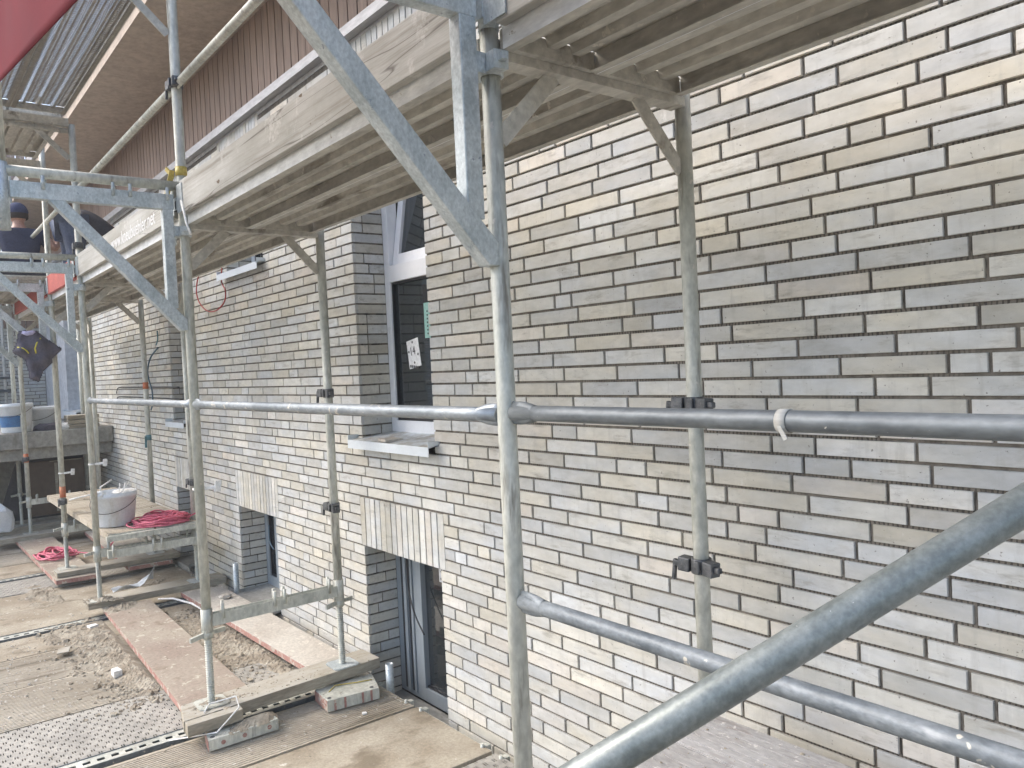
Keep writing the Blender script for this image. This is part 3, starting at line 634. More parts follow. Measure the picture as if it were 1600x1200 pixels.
def console(s0, label, m='zinc', z=.845, t_out=.46, pole_top=3.0, pole_bot=.70, tube=True, full=True):
    c = thing('scaffold_console', label, 'scaffold bracket', (s0, 1.1, z - .6), 'outer brackets fixed to the poles')
    mb = MB(); mb.beam((s0, t_out + .03, z + .0375), (s0, TO - .05, z + .0375), .042, .075); mb2 = build('beam', mb, m, c, bevel=.003)
    pins(mb2, m, s0, (.62, .91, .985, 1.155), z + .075, .03)
    mb = MB(); mb.beam((s0, 1.148, z), (s0, 1.148, z - .49), .045, .05, (0, 1, 0)); build('post', mb, m, c, bevel=.003)
    mb = MB(); mb.prism([(.630, z), (.700, z), (1.212, .300 + z - .845), (1.212, .245 + z - .845), (1.180, .245 + z - .845)], lambda a, b, d: (d, a, b), s0 - .0235, s0 + .0235); build('strut', mb, m, c, bevel=.003)
    mb = MB(); coupler_mesh(mb, (s0, TO, z - .105)); mb.box(s0 - .02, s0 + .02, 1.172, 1.2, z - .13, z - .08); build('clamp', mb, 'zinc' if m == 'zinc' else 'clamp', c)
    if tube: mb = MB(); mb.tube((s0, t_out + .02, z + .122), (s0, TO - .02, z + .122)); build('end_rail', mb, 'galv', c)
    if full:
        mb = MB(); mb.tube((s0, t_out, pole_bot + .16), (s0, t_out, pole_top)); op = build('outer_standard', mb, 'galv', c)
        mb = MB(); mb.tube((s0, t_out, pole_bot), (s0, t_out, pole_bot + .30), .0285, 24); build('sleeve', mb, m, op)
    return c
console(1.58, 'large bright bracket on the nearest pole, its strut crossing the top centre', tube=False, full=False)
console(4.15, 'bright bracket reaching left from the second frame with strut and pins', t_out=.455)
console(6.82, 'third bracket from the right, strut running down behind the second', t_out=.46, pole_top=.96)
console(8.22, 'fourth bracket, above the hanging jacket', t_out=.46, pole_top=2.4)
console(10.52, 'farthest bracket, at the left edge below the workers', t_out=.46, pole_top=2.4)

# decks with folded steel profile, seen from below
def steel_deck(s0, s1, t0, w, z, label, m='galvd', perfm=None, group='steel decks of the upper platform', h=.058):
    dk = thing('scaffold_deck', label, 'scaffold deck', ((s0 + s1) / 2, t0 + w / 2, z), group); fn = lambda p, q, d: (d, t0 + p, z + q)
    pr = [(.028, .0), (0, 0), (0, h), (.03, h)]; n = 3; iw = (w - .06) / n
    for i in range(n):
        a = .03 + i * iw; pr += [(a + iw * .25, h), (a + iw * .33, h - .024), (a + iw * .67, h - .024), (a + iw * .75, h)] if not perfm else [(a + iw * .34, h), (a + iw * .40, h - .022), (a + iw * .60, h - .022), (a + iw * .66, h)]
    pr += [(w - .03, h), (w, h), (w, 0), (w - .028, 0)]
    mb = MB(); mb.strip(pr, fn, s0 + .05, s1 - .05); o = build('sheet', mb, perfm or m, dk, solid=.003, recalc=False)
    for e in (s0 + .03, s1 - .049): mb = MB(); mb.box(e, e + .019, t0 + .004, t0 + w - .004, z + .006, z + h - .004); build('end_plate', mb, m, dk)
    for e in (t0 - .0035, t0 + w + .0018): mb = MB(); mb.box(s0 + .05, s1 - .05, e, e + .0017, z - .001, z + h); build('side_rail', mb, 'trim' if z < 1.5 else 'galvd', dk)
    return dk
bays = [(-1.0, 1.58, 'near right bay'), (1.58, 4.15, 'middle bay above the tall window'), (4.15, 6.82, 'third bay behind the lettered board'), (6.82, 8.22, 'short fourth bay'), (8.22, 10.52, 'far bay behind the workers')]
for a, b, nm in bays:
    steel_deck(a, b, 1.235, .315, .772, 'outer upper deck of the ' + nm); steel_deck(a, b, 1.557, .345, .772, 'inner upper deck of the ' + nm)
for a, b, nm in ((8.25, 10.5, 'far'),):
    steel_deck(a, b, .50, .33, .93, 'console deck under the workers, outer one', group='decks on the brackets'); steel_deck(a, b, .85, .33, .93, 'console deck under the workers, inner one', group='decks on the brackets')
steel_deck(4.2, 6.80, .475, .345, 2.03, 'perforated overhead deck by the red tarpaulin, outer one', perfm='perf_s', group='perforated overhead decks'); steel_deck(4.2, 6.80, .83, .345, 2.03, 'perforated overhead deck, inner one next to the soffit', perfm='perf_s', group='perforated overhead decks')
steel_deck(6.86, 8.2, .475, .345, 2.03, 'short solid overhead deck beyond, outer one', group='solid overhead decks'); steel_deck(6.86, 8.2, .83, .345, 2.03, 'short solid overhead deck beyond, inner one', group='solid overhead decks')
for s0, nm in ((4.15, 'second'), (6.82, 'third'), (8.22, 'fourth')):
    c = thing('overhead_bracket', 'bracket under the overhead decks at the ' + nm + ' frame', 'scaffold bracket', (s0, .85, 1.7), 'overhead brackets')
    mb = MB(); mb.beam((s0, .48, 1.99), (s0, 1.205, 1.99), .045, .06); build('beam', mb, 'galvd', c); mb = MB(); mb.tube((s0, .48, 1.93), (s0, 1.20, 1.93), .02); build('end_rail', mb, 'galvd', c)
    mb = MB(); mb.beam((s0, 1.20, 1.72), (s0, .95, 1.96), .04, .01, (1, 0, 0)); build('strut', mb, 'galvd', c)

# toe boards
def toe(a, b, m, label, z0=.8165, h=.162, text=None):
    tb = thing('toe_board', label, 'toe board', ((a + b) / 2, 1.2, z0), 'toe boards of the upper platform')
    mb = MB(); mb.box(a + .07, b - .07, 1.195, 1.226, z0, z0 + h); bd = build('plank', mb, m, tb, bevel=.003)
    for e, sg in ((a + .03, 1), (b - .03, -1)):
        mb = MB(); mb.box(min(e, e + sg * .085), max(e, e + sg * .085), 1.190, 1.1945, z0 + .01, z0 + h - .015); mb.box(min(e, e - sg * .03), max(e, e - sg * .03), 1.188, 1.1925, z0 + .03, z0 + .09)
        build('metal_shoe', mb, 'zinc', tb)
    if text: wall_text('painted_lettering', text, .115, (5.07, 1.1943, z0 + .068), 'whitepaint', bd, 1.02)
toe(-1.0, 1.58, 'wood', 'near right toe board, mostly out of view'); toe(1.58, 4.15, 'wood', 'weathered grey plank toe board of the middle bay')
toe(4.15, 6.82, 'wood', 'grey toe board lettered www.kneubuehler.net in white', text='www.kneubuehler.net')
toe(6.82, 8.22, 'redboard', 'red toe board next to the lettered one'); toe(8.22, 10.52, 'redboard', 'red toe board in the far bay')
mb = MB(); mb._pipe(W((4.15, TO, 1.02)), W((4.15, TO, 1.065)), .029, .004, 12); mb.beam((4.17, 1.19, 1.05), (4.21, 1.17, .93), .025, .006, (1, 0, 0)); mb.beam((4.19, 1.2, 1.02), (4.235, 1.18, 1.07), .022, .008, (0, 1, 0))
solo('film_knot', mb, 'yellow', 'yellow plastic film tied round the second pole', 'plastic film')
mb = MB(); mb.sweep([(3.98, 1.17, .86), (3.93, 1.165, .80), (3.90, 1.165, .74), (3.86, 1.17, .68)], .006, 8); solo('tie_strap', mb, 'white', 'loose white strap hanging at the end of the weathered toe board', 'strap')

# lower platform: right-hand bay and the middle shelf
def ribbed_s(s0, s1, t0, w, z, label, m, group, nr=None):
    dk = thing('ribbed_deck', label, 'scaffold deck', ((s0 + s1) / 2, t0 + w / 2, z), group); pr = [(0, -.05), (0, 0)]; n = nr or int(w / .034)
    for i in range(n):
        a = .006 + (w - .012) * i / n; b = .006 + (w - .012) * (i + 1) / n; pr += [(a, 0), (a + .0008, -.003), (a + .004, -.003), (a + .005, 0), (b - .001, 0)]
    pr += [(w, 0), (w, -.05)]
    mb = MB(); mb.strip(pr, lambda p, q, d: (d, t0 + p, z + q), s0, s1); build('board', mb, m, dk, solid=.002, recalc=False)
    for e in (s0 - .004, s1): mb = MB(); mb.box(e, e + .004, t0, t0 + w, z - .05, z - .001); build('end_plate', mb, 'galv', dk)
    return dk
for k, t0 in enumerate((1.255, 1.483, 1.711)):
    ribbed_s(-1.0, 1.60, t0, .222, -1.098, ('outer', 'middle', 'wall-side')[k] + ' grey ribbed deck in the bottom right, below the diagonal tube', 'ribbed2', 'grey ribbed decks of the near bay')
for k, t0 in enumerate((1.30, 1.64)):
    ribbed_s(6.72, 9.7, t0, .325, -1.165, ('dusty shelf deck under the white bucket, outer one', 'dusty shelf deck next to the wall under the pink cable')[k], 'ribbed', 'decks of the low shelf')
shp = thing('shelf_bearer', 'steel bearer with pins carrying the low shelf decks', 'bearer', (6.70, 1.62, -1.35))
mb = MB(); mb.box(6.66, 6.70, 1.27, 1.97, -1.212, -1.172); build('channel', mb, 'galv', shp); mb = MB(); mb.box(6.64, 6.68, 1.27, 1.97, -1.335, -1.275); build('bar', mb, 'galv', shp)
pins(shp, 'galv', 6.66, (1.31, 1.6, 1.66, 1.93), -1.29, .05)

# ------------------------------------------------------------------ working platform at z = -1.80
ZF = -1.80
def floor_deck(s0, s1, kind, label, zo=0., t0=-1.9, t1=2.13):
    z = ZF + zo; w = s1 - s0; grp = 'decks of the working platform'
    dk = thing('platform_deck', label, 'scaffold deck', ((s0 + s1) / 2, (t0 + t1) / 2, z - .06), grp)
    fn = lambda p, q, d: (s0 + p, d, z + q)
    if kind == 'ribbed':
        n = int(w / .021); pr = [(0, -.06), (0, 0)]
        for i in range(n):
            a = .012 + (w - .024) * i / n; st = (w - .024) / n; pr += [(a, 0), (a + st * .10, -.0048), (a + st * .40, -.0048), (a + st * .5, 0)]
        pr += [(w - .012, 0), (w, 0), (w, -.06)]; mb = MB(); mb.strip(pr, fn, t0, t1); build('board', mb, 'ribbed', dk, recalc=False, solid=.0015)
    elif kind == 'perf':
        mb = MB(); mb.strip([(0, -.06), (0, 0), (.012, .003), (w - .012, .003), (w, 0), (w, -.06)], fn, t0, t1); build('board', mb, 'perf_t', dk, recalc=False, solid=.002)
    else:
        mb = MB(); mb.box(s0, s1, t0, t1, z - .06, z); build('board', mb, 'flat', dk, bevel=.003)
    mb = MB()
    for a in (s0 + .06, s1 - .06):      # hooks at the wall end
        mb.box(a - .016, a + .016, t1, t1 + .028, z - .05, z + .006); mb.tube((a, t1 - .012, z - .03), (a, t1 - .012, z + .018), .009, 10)
    mb.box(s0 + .003, s1 - .003, t1 + .0005, t1 + .003, z - .058, z - .002); build('hook', mb, 'galv', dk)
    return dk
floor_deck(2.34, 2.95, 'perf', 'perforated deck at the bottom edge beside the near pole'); floor_deck(2.975, 3.64, 'flat', 'cement-covered deck in front, nearest large one', .004); floor_deck(3.67, 4.12, 'ribbed', 'ribbed deck ending at the near lower window')
floor_deck(4.285, 4.91, 'perf', 'perforated deck at the bottom left below the threaded jacks'); floor_deck(4.93, 5.56, 'ribbed', 'ribbed deck left of the rubble'); floor_deck(5.575, 6.18, 'ribbed', 'ribbed deck half buried under mortar rubble')
floor_deck(6.2, 6.66, 'flat', 'brown dirty deck before the slotted beam'); floor_deck(6.83, 7.46, 'flat', 'dirty deck by the mortar-caked foot', .003); floor_deck(7.475, 8.08, 'flat', 'dull deck before the second perforated strip'); floor_deck(8.1, 8.68, 'perf', 'distant perforated deck beside the red-edged board')
floor_deck(8.83, 9.45, 'flat', 'brownish deck below the small red cable'); floor_deck(9.47, 10.1, 'ribbed', 'ribbed deck farther left'); floor_deck(10.12, 10.75, 'flat', 'farthest deck before the canopy', .004); floor_deck(10.77, 11.5, 'ribbed', 'last deck under the canopy')
def slotted(s0, s1, label):
    c = thing('slotted_beam', label, 'beam', ((s0 + s1) / 2, 0, ZF - .07), 'slotted beams between the decks'); w = s1 - s0; mb = MB(); fnz = ZF + .006
    # top flange with a row of holes, cut out of a grid
    t = -1.9; mid = (s0 + s1) / 2; hw = .014
    while t < 2.1:
        a, b, e = t, t + .034, t + .062
        mb.box(s0, mid - hw, a, e, fnz - .004, fnz); mb.box(mid + hw, s1, a, e, fnz - .004, fnz); mb.box(mid - hw, mid + hw, b, e, fnz - .004, fnz); t = e
    build('top_flange', mb, 'galv', c)
    mb = MB(); mb.box(s0 - .004, s0, -1.9, 2.1, ZF - .12, fnz + .004); mb.box(s1, s1 + .004, -1.9, 2.1, ZF - .12, fnz + .004); build('web', mb, 'rail', c)
slotted(4.165, 4.265, 'slotted steel beam running under the timber at the near frame'); slotted(6.69, 6.79, 'slotted beam half buried in rubble'); slotted(8.71, 8.80, 'farthest slotted beam, by the small red cable')
# ledgers carrying the platform
for t in (-1.2, .4, 1.9):
    mb = MB(); mb.tube((2.2, t, -1.90), (11.6, t, -1.90), .0242, 16); solo('platform_ledger', mb, 'galvd', 'long tube carrying the platform from below', 'ledger', 'ledgers under the platform')
for s0 in (2.5, 6, 9.5):
    for t in (-1.2, 1.9): mb = MB(); mb.tube((s0, t + .05, -3.6), (s0, t + .05, -1.875), .0242, 16); solo('platform_pole', mb, 'galvd', 'pole under the platform standing on the ground', 'pole', 'legs under the platform')
mb = MB(); mb.pipe((3.955, 2.15, -1.9), (3.955, 2.15, -1.655), .022); solo('pipe_stub', mb, 'zinc', 'short open pipe stub beside the near lower window', 'pipe', 'pipe stubs by the wall')
mb = MB(); mb.pipe((6.43, 2.15, -1.9), (6.43, 2.15, -1.50), .022); solo('pipe_stub', mb, 'zinc', 'taller blue-grey pipe stub by the second lower window', 'pipe', 'pipe stubs by the wall')

# boards and timbers on the platform
def slab(poly, z0, z1, edge, topm, name, label, cat, group, red=True):
    th = thing(name, label, cat, (sum(p[0] for p in poly) / len(poly), sum(p[1] for p in poly) / len(poly), z0), group)
    fn = lambda a, b, d: (a, b, d); mb = MB(); mb.prism(poly, fn, z0, z1); build('panel', mb, topm, th, bevel=.003)
    if red:    # painted narrow faces
        mb = MB(); n = len(poly)
        for i in range(n):
            a, b = W((*poly[i], 0)), W((*poly[(i + 1) % n], 0)); d = (b - a).normalized(); nn = W((d.y, -d.x, 0)); c = W((sum(p[0] for p in poly) / n, sum(p[1] for p in poly) / n, 0))
            if nn.dot(a - c) < 0: nn = -nn
            a1, b1 = a + nn * .0012, b + nn * .0012
            mb.add([(a1.x, a1.y, z0 + .002), (b1.x, b1.y, z0 + .002), (b1.x, b1.y, z1 - .0035), (a1.x, a1.y, z1 - .0035)], [(0, 1, 2, 3)])
        build('painted_edge', mb, 'red', th, recalc=False)
    return th
G = 'red-edged formwork boards'
slab([(4.30, 1.14), (6.78, 1.235), (6.70, 1.56), (4.34, 1.50)], -1.76, -1.722, 'red', 'form', 'formwork_board', 'red-edged brown board nearest, thick with dirt', 'board', G)
slab([(4.24, 1.86), (6.72, 1.80), (6.66, 2.10), (4.24, 2.12)], -1.757, -1.718, 'red', 'formlight', 'formwork_board', 'pale red-edged board along the foot of the wall', 'board', G)
slab([(7.98, 1.10), (10.6, 1.07), (10.5, 1.42), (7.95, 1.43)], -1.755, -1.715, 'red', 'form', 'formwork_board', 'reddish board on the left carrying the small red cable', 'board', G)
slab([(8.02, 1.7), (10.4, 1.75), (10.35, 2.1), (8.0, 2.08)], -1.757, -1.717, 'red', 'formlight', 'formwork_board', 'board under the low shelf close to the wall', 'board', G)
GT = 'timbers under the frame feet'
slab([(4.03, 1.055), (4.235, 1.10), (4.30, 2.16), (4.09, 2.165)], -1.72, -1.660, '', 'timber', 'squared_timber', 'long dusty timber under the second frame', 'timber', GT, False)
slab([(3.965, 1.055), (4.028, 1.06), (4.035, 1.33), (3.97, 1.325)], -1.72, -1.662, '', 'timber', 'squared_timber', 'short timber offcut at the front foot of the second frame', 'timber', GT, False)
slab([(6.74, 1.13), (6.93, 1.13), (6.93, 2.17), (6.72, 2.17)], -1.72, -1.668, '', 'timber', 'squared_timber', 'timber under the third frame, reaching to the taller stub', 'timber', GT, False)
slab([(8.05, 1.12), (8.24, 1.12), (8.24, 2.16), (8.03, 2.16)], -1.713, -1.668, '', 'timber', 'squared_timber', 'timber under the fourth frame across the reddish board', 'timber', GT, False)
slab([(10.35, .9), (10.62, .9), (10.62, 2.1), (10.35, 2.1)], -1.72, -1.668, '', 'timber', 'squared_timber', 'distant timber under the fifth frame', 'timber', GT, False)
slab([(11.1, .7), (11.38, .7), (11.38, 2.1), (11.1, 2.1)], -1.76, -1.668, '', 'timber', 'squared_timber', 'farthest timber before the black membrane', 'timber', GT, False)
def steel_shoe(poly, z0, z1, label, bands):
    th = slab(poly, z0, z1, '', 'galv', 'steel_plank_end', label, 'plank end', 'galvanised plank ends', False)
    (a, b, c, d) = poly; mb = MB()    # red end face and marks on the front face
    e0, e1 = W((*a, 0)), W((*d, 0)); mb.add([(e0.x, e0.y - .0015, z0), (e1.x, e1.y - .0015, z0), (e1.x, e1.y - .0015, z1 - .003), (e0.x, e0.y - .0015, z1 - .003)], [(0, 1, 2, 3)]); build('red_end', mb, 'red', th, recalc=False)
    f0, f1 = W((*a, 0)), W((*b, 0)); mb = MB()
    for k in bands:
        p = f0.lerp(f1, k)
        if len(bands) == 3:
            mb.tube((p.x + .001, p.y, (z0 + z1) / 2), (p.x - .0025, p.y, (z0 + z1) / 2), .011, 14)
        else: mb.box(p.x - .003, p.x - .0005, p.y - .006, p.y + .006, z0 + .003, z1 - .003)
    build('mark', mb, 'red', th)
    mb = MB()
    for k, w in ((.08, .3), (.9, .3)):
        p = f0.lerp(f1, k); mb.tube((p.x + .03, p.y, z1 - .001), (p.x + .03, p.y, z1 + .0015), .011, 14)
    build('rivet', mb, 'clamp', th)
steel_shoe([(3.90, 1.13), (3.895, 1.475), (4.0, 1.475), (4.02, 1.15)], -1.79, -1.735, 'galvanised plank end with round red marks, dirt piled on top', (.2, .5, .86))
steel_shoe([(3.90, 1.745), (3.86, 2.03), (4.07, 2.10), (4.09, 1.76)], -1.79, -1.728, 'galvanised plank end with four red stripes beside the pipe stub', (.14, .33, .67, .84))

# ------------------------------------------------------------------ rubble and dirt
def heap(name, s0, s1, t0, t1, st, fn, zb=ZF, label='', seed=0, m='dirt'):
    ns = int((s1 - s0) / st); nt = int((t1 - t0) / st); idx = {}; mb = MB(); H = {}
    for i in range(ns + 1):
        for j in range(nt + 1):
            a = s0 + i * st; b = t0 + j * st; p = W((a, b, seed))
            h = fn(a, b) * .8 - .003 + .014 * noise.fractal(p * 9, 1, 2, 4) + .007 * noise.noise(p * 48) + .006 * noise.noise(p * 90)
            e = min(i, ns - i, j, nt - j) * st; h = min(h, (e - .01) * .5 + .0); H[i, j] = (a, b, h)
    for i in range(ns):
        for j in range(nt):
            q = [(i, j), (i + 1, j), (i + 1, j + 1), (i, j + 1)]
            if max(H[k][2] for k in q) < .001: continue
            f = []
            for k in q:
                if k not in idx: idx[k] = len(mb.v); a, b, h = H[k]; mb.v.append((-a, b, zb + max(h, -.004)))
                f.append(idx[k])
            mb.f.append(tuple(f)); mb.smooth.append(False)
    return solo(name, mb, m, label, 'dirt', kind='stuff', recalc=False)
def gs(a, b, ca, cb, ra, rb, h): return h * math.exp(-((a - ca) / ra) ** 2 - ((b - cb) / rb) ** 2)
heap('mortar_dirt', 4.75, 6.85, .45, 1.22, .011, lambda a, b: -.022 + gs(a, b, 5.9, 1.15, .75, .30, .05) + gs(a, b, 5.2, 1.14, .4, .14, .045) + gs(a, b, 6.5, 1.0, .25, .28, .03), label='crumbled mortar dirt along the brown board')
heap('mortar_dirt', 4.3, 6.7, 1.45, 1.92, .012, lambda a, b: -.014 + gs(a, b, 5.6, 1.72, .9, .2, .032) + gs(a, b, 4.9, 1.83, .6, .07, .03), label='dirt lying between the two formwork boards', seed=5)
heap('mortar_dirt', 4.0, 4.3, 1.05, 1.6, .009, lambda a, b: -.016 + gs(a, b, 4.15, 1.25, .1, .16, .032) + gs(a, b, 4.16, 1.5, .08, .1, .02), zb=-1.662, label='dirt around the threaded jack foot', seed=9)
heap('mortar_dirt', 3.88, 4.03, 1.2, 1.5, .008, lambda a, b: -.004 + gs(a, b, 3.97, 1.40, .05, .07, .05) + gs(a, b, 3.97, 1.3, .06, .06, .012), zb=-1.737, label='lump of dirt on the galvanised plank end', seed=12)
heap('mortar_dirt', 6.68, 6.95, 1.1, 1.38, .009, lambda a, b: -.004 + gs(a, b, 6.82, 1.23, .09, .08, .035), zb=-1.669, label='mortar caked round the foot of the third frame', seed=15)
heap('mortar_dirt', 6.35, 6.82, 1.2, 1.56, .010, lambda a, b: -.012 + gs(a, b, 6.68, 1.33, .16, .14, .035), zb=-1.722, label='mortar spilled on the far end of the brown board', seed=18)
heap('mortar_dirt', 7.0, 9.2, .5, 1.12, .016, lambda a, b: -.016 + gs(a, b, 7.9, .98, .6, .2, .03), label='dirt left of the reddish board', seed=21)
heap('mortar_dirt', 7.0, 8.0, 1.25, 2.1, .014, lambda a, b: -.014 + gs(a, b, 7.4, 1.7, .4, .3, .028), label='dirt under the low shelf', seed=23)
def chips(name, n, region, smin, smax, label, seed, m='dirt', zb=ZF, flat=.5):
    R = random.Random(seed); mb = MB()
    for _ in range(n):
        a, b = region(R); r = R.uniform(smin, smax) * (1 if R.random() < .9 else 1.8); an = R.uniform(0, 6.28); k = R.randint(4, 6); top = R.uniform(.5, .9)
        vs = []; 
        for lev, rr in ((0, 1), (1, top)):
            for i in range(k): q = an + 6.283 * i / k + R.uniform(-.3, .3); vs.append((a + r * rr * math.cos(q), b + r * rr * math.sin(q) * .8, zb + lev * r * flat + .0005 + (R.uniform(-.2, .3) * r if lev else 0)))
        mb.add(vs, [tuple(range(k, 2 * k))] + [(i, (i + 1) % k, k + (i + 1) % k, k + i) for i in range(k)])
    return solo(name, mb, m, label, 'rubble', kind='stuff')
def near_board(R): a = R.uniform(4.7, 6.8); return a, 1.16 - abs(R.gauss(0, .16))
chips('mortar_rubble', 900, near_board, .004, .02, 'loose mortar rubble beside the brown board', 1)
chips('mortar_crumbs', 2600, lambda R: (R.uniform(2.4, 9.5), R.uniform(-.2, 2.1) if R.random() < .75 else R.uniform(.3, 1.3)), .0015, .0055, 'fine mortar crumbs scattered over the platform', 2)
chips('pale_crumbs', 700, lambda R: (R.uniform(4.9, 7.4), min(1.12, .2 + abs(R.gauss(.3, .35)))), .002, .008, 'pale mortar splashes over the ribbed decks', 3, 'formlight')
chips('mortar_rubble', 260, lambda R: (R.uniform(4.35, 6.5), R.uniform(1.55, 1.84)), .004, .018, 'rubble between the formwork boards', 4)
chips('board_crumbs', 260, lambda R: (R.uniform(4.35, 6.7), R.uniform(1.2, 1.5)), .001, .004, 'crumbs on the brown board', 5, zb=-1.722)
chips('timber_crumbs', 140, lambda R: (R.uniform(4.08, 4.24), R.uniform(1.1, 2.1)), .0012, .005, 'crumbs on the long timber', 6, zb=-1.66)
chips('deck_crumbs', 260, lambda R: (R.uniform(.3, 1.6), R.uniform(1.27, 1.92)), .0012, .005, 'crumbs on the grey ribbed decks', 7, zb=-1.098)
chips('shelf_crumbs', 120, lambda R: (R.uniform(6.75, 9), R.uniform(1.32, 1.95)), .002, .008, 'crumbs on the low shelf', 8, zb=-1.165)
def one(poly, z0, z1, name, label, cat, m, grp=None): mb = MB(); mb.prism(poly, lambda a, b, d: (a, b, d), z0, z1); return solo(name, mb, m, label, cat, grp, bevel=.002)
one([(5.28, 1.0), (5.36, 1.0), (5.37, 1.04), (5.29, 1.05)], -1.788, -1.75, 'plaster_lump', 'white plaster lump by the brown board', 'rubble', 'white')
one([(5.98, .80), (6.10, .83), (6.08, .90), (5.97, .87)], -1.775, -1.765, 'slate_chip', 'flat grey chip on the dirt left of the board', 'rubble', 'timber')
one([(6.43, 1.08), (6.49, 1.07), (6.50, 1.13), (6.45, 1.14)], -1.775, -1.76, 'plaster_chip', 'small white chip by the mortar-caked foot', 'rubble', 'white')
one([(3.76, 2.27 - .4), (3.78, 1.88), (3.77, 1.90), (3.75, 1.895)], -1.799, -1.79, 'plaster_chip', 'tiny white chip on the ribbed deck by the window', 'rubble', 'white')
one([(3.85, 2.14), (3.99, 2.17), (3.97, 2.26), (3.83, 2.24)], -.398, -.384, 'tile_offcut', 'beige tile offcut lying on the window sill', 'tile', 'formlight')
one([(3.5, 2.2), (3.51, 2.2), (3.51, 2.21), (3.5, 2.21)], -.398, -.392, 'mortar_crumb', 'mortar crumb on the sill right of the offcut', 'rubble', 'timber')
mb = MB(); mb.sweep([(6.62, 1.60, -1.71), (6.5, 1.68, -1.70), (6.3, 1.76, -1.715), (6.05, 1.79, -1.735)], [.006, .008, .008, .004], 8); solo('white_strip', mb, 'white', 'thin white strip lying across the end of the brown board', 'strip')
mb = MB(); mb.sweep([(4.05, 1.16, -1.655), (4.1, 1.2, -1.64), (4.05, 1.32, -1.62), (3.95, 1.30, -1.64), (3.93, 1.18, -1.72), (4.17, 1.02, -1.79)], .0038, 8); solo('cable_piece', mb, 'white', 'loose pale wire curled round the short timber offcut', 'wire')
mb = MB(); mb.sweep([(4.0, 1.80, -1.727), (4.05, 1.86, -1.722), (4.0, 1.97, -1.722), (3.98, 2.05, -1.724)], .003, 6); solo('cable_piece', mb, 'yellow', 'yellowish string on the striped plank end', 'string')
crumple((6.25, 2.0, -1.70), .045, .05, .022, 4, 'formlight', 'film_scrap', 'yellowish film scrap on the pale board', 'plastic film')
mb = MB(); n = 10
vs = []; 
for i in range(n + 1):
    for j in range(6):
        a = i / n; b = j / 5; vs.append((7.42 - .1 * b + .02 * math.sin(a * 7), 1.42 + a * .34, -1.76 + .10 * max(0, a - .55) ** 1.2 * (3.2 if b > .3 else 1) + .02 * math.sin(a * 9 + b * 5) + .02 * b))
mb.add(vs, [(i * 6 + j, (i + 1) * 6 + j, (i + 1) * 6 + j + 1, i * 6 + j + 1) for i in range(n) for j in range(5)]); solo('plastic_scrap', mb, 'plast', 'torn bluish white plastic scrap standing up on the platform', 'plastic scrap', solid=.002, recalc=False)
crumple((10.6, .95, -1.5), .1, .14, .2, 6, 'plast', 'plastic_bag', 'white plastic bag at the far left on the platform', 'plastic bag')

# ------------------------------------------------------------------ bucket, spacers and cables on the shelf
BK = (7.12, 1.43, -1.163); bucket(BK, .142, .165, .275, 'white mortar bucket with cross spacers on the low shelf')
def stick(pts, r, name, label, cat='spacer', m='white', grp='white plastic sticks in the bucket'): mb = MB(); mb.sweep(pts, r, 8); solo(name, mb, m, label, cat, grp)
bx, bt, bz = BK[0], BK[1], BK[2] + .275
stick([(bx - .12, bt - .10, bz + .005), (bx - .10, bt - .19, bz + .01), (bx - .1, bt - .34, bz - .01)], .006, 'spacer_stick', 'white stick poking out left of the bucket rim')
stick([(bx - .1, bt - .12, bz), (bx - .1, bt - .115, bz + .06), (bx - .1, bt - .03, bz + .11)], .0055, 'spacer_stick', 'bent white stick standing above the bucket rim')
for k, (a, b) in enumerate(((.02, .05), (.05, .09), (.0, .12))): stick([(bx - .05, bt + a, bz - .05), (bx - .05, bt + b - .01, bz + .07)], .0045, 'spacer_stick', ('short upright white stick left in the bucket', 'middle upright white stick in the bucket', 'right upright white stick in the bucket')[k])
crumple((bx - .1, bt - .13, bz + .0), .035, .05, .03, 8, 'plast', 'glove', 'pale blue rag on the bucket rim', 'rag')
crumple((bx + .02, bt + .08, bz - .01), .09, .09, .02, 5, 'white', 'spacer_heap', 'heap of white spacers filling the bucket', 'spacers')
def coil(c, R, n, h, r, seed, ell=1., z_up=.0):
    Rr = random.Random(seed); mb = MB()
    for k in range(n):
        pts = []; rr = R * Rr.uniform(.45, 1.0); ox, oy = Rr.gauss(0, R * .13), Rr.gauss(0, R * .13); ph = Rr.uniform(0, 6.28); zz = r + h * (1 - (rr / R) ** 2 * .85) * Rr.uniform(.35, 1.); wob = Rr.uniform(.05, .16); tl = Rr.uniform(-.1, .1)
        for i in range(29):
            a = ph + 2 * math.pi * i / 28 * (1.0); q = rr * (1 + wob * math.sin(2 * a + k) * .6 + .05 * math.sin(5 * a + k)); x = ox + q * math.cos(a) * ell; y = oy + q * math.sin(a)
            pts.append((c[0] + x, c[1] + y, max(c[2] + r, c[2] + zz + .012 * math.sin(3 * a + k * 1.7) + tl * x)))
        mb.sweep(pts, r, 7, cap=False)
    return mb
mb = coil((6.90, 1.74, -1.163), .20, 34, .095, .0062, 4, .95); mb.sweep([(6.78, 1.9, -1.13), (6.74, 1.96, -1.10), (6.78, 1.99, -1.12), (6.86, 1.96, -1.12)], .006, 8)
mb.sweep([(6.74, 1.70, -1.10), (6.72, 1.78, -1.05), (6.75, 1.86, -1.09), (6.8, 1.88, -1.12)], .006, 8)
solo('cable_coil', mb, 'hose', 'big coil of pink-red cable on the low shelf', 'cable', 'red cable coils', recalc=False)
mb = coil((9.15, 1.27, -1.715), .17, 13, .05, .0075, 8, 2.0); mb.sweep([(9.2, 1.4, -1.70), (8.9, 1.5, -1.69), (8.6, 1.6, -1.68), (8.4, 1.68, -1.5), (8.3, 1.72, -1.3)], .007, 8)
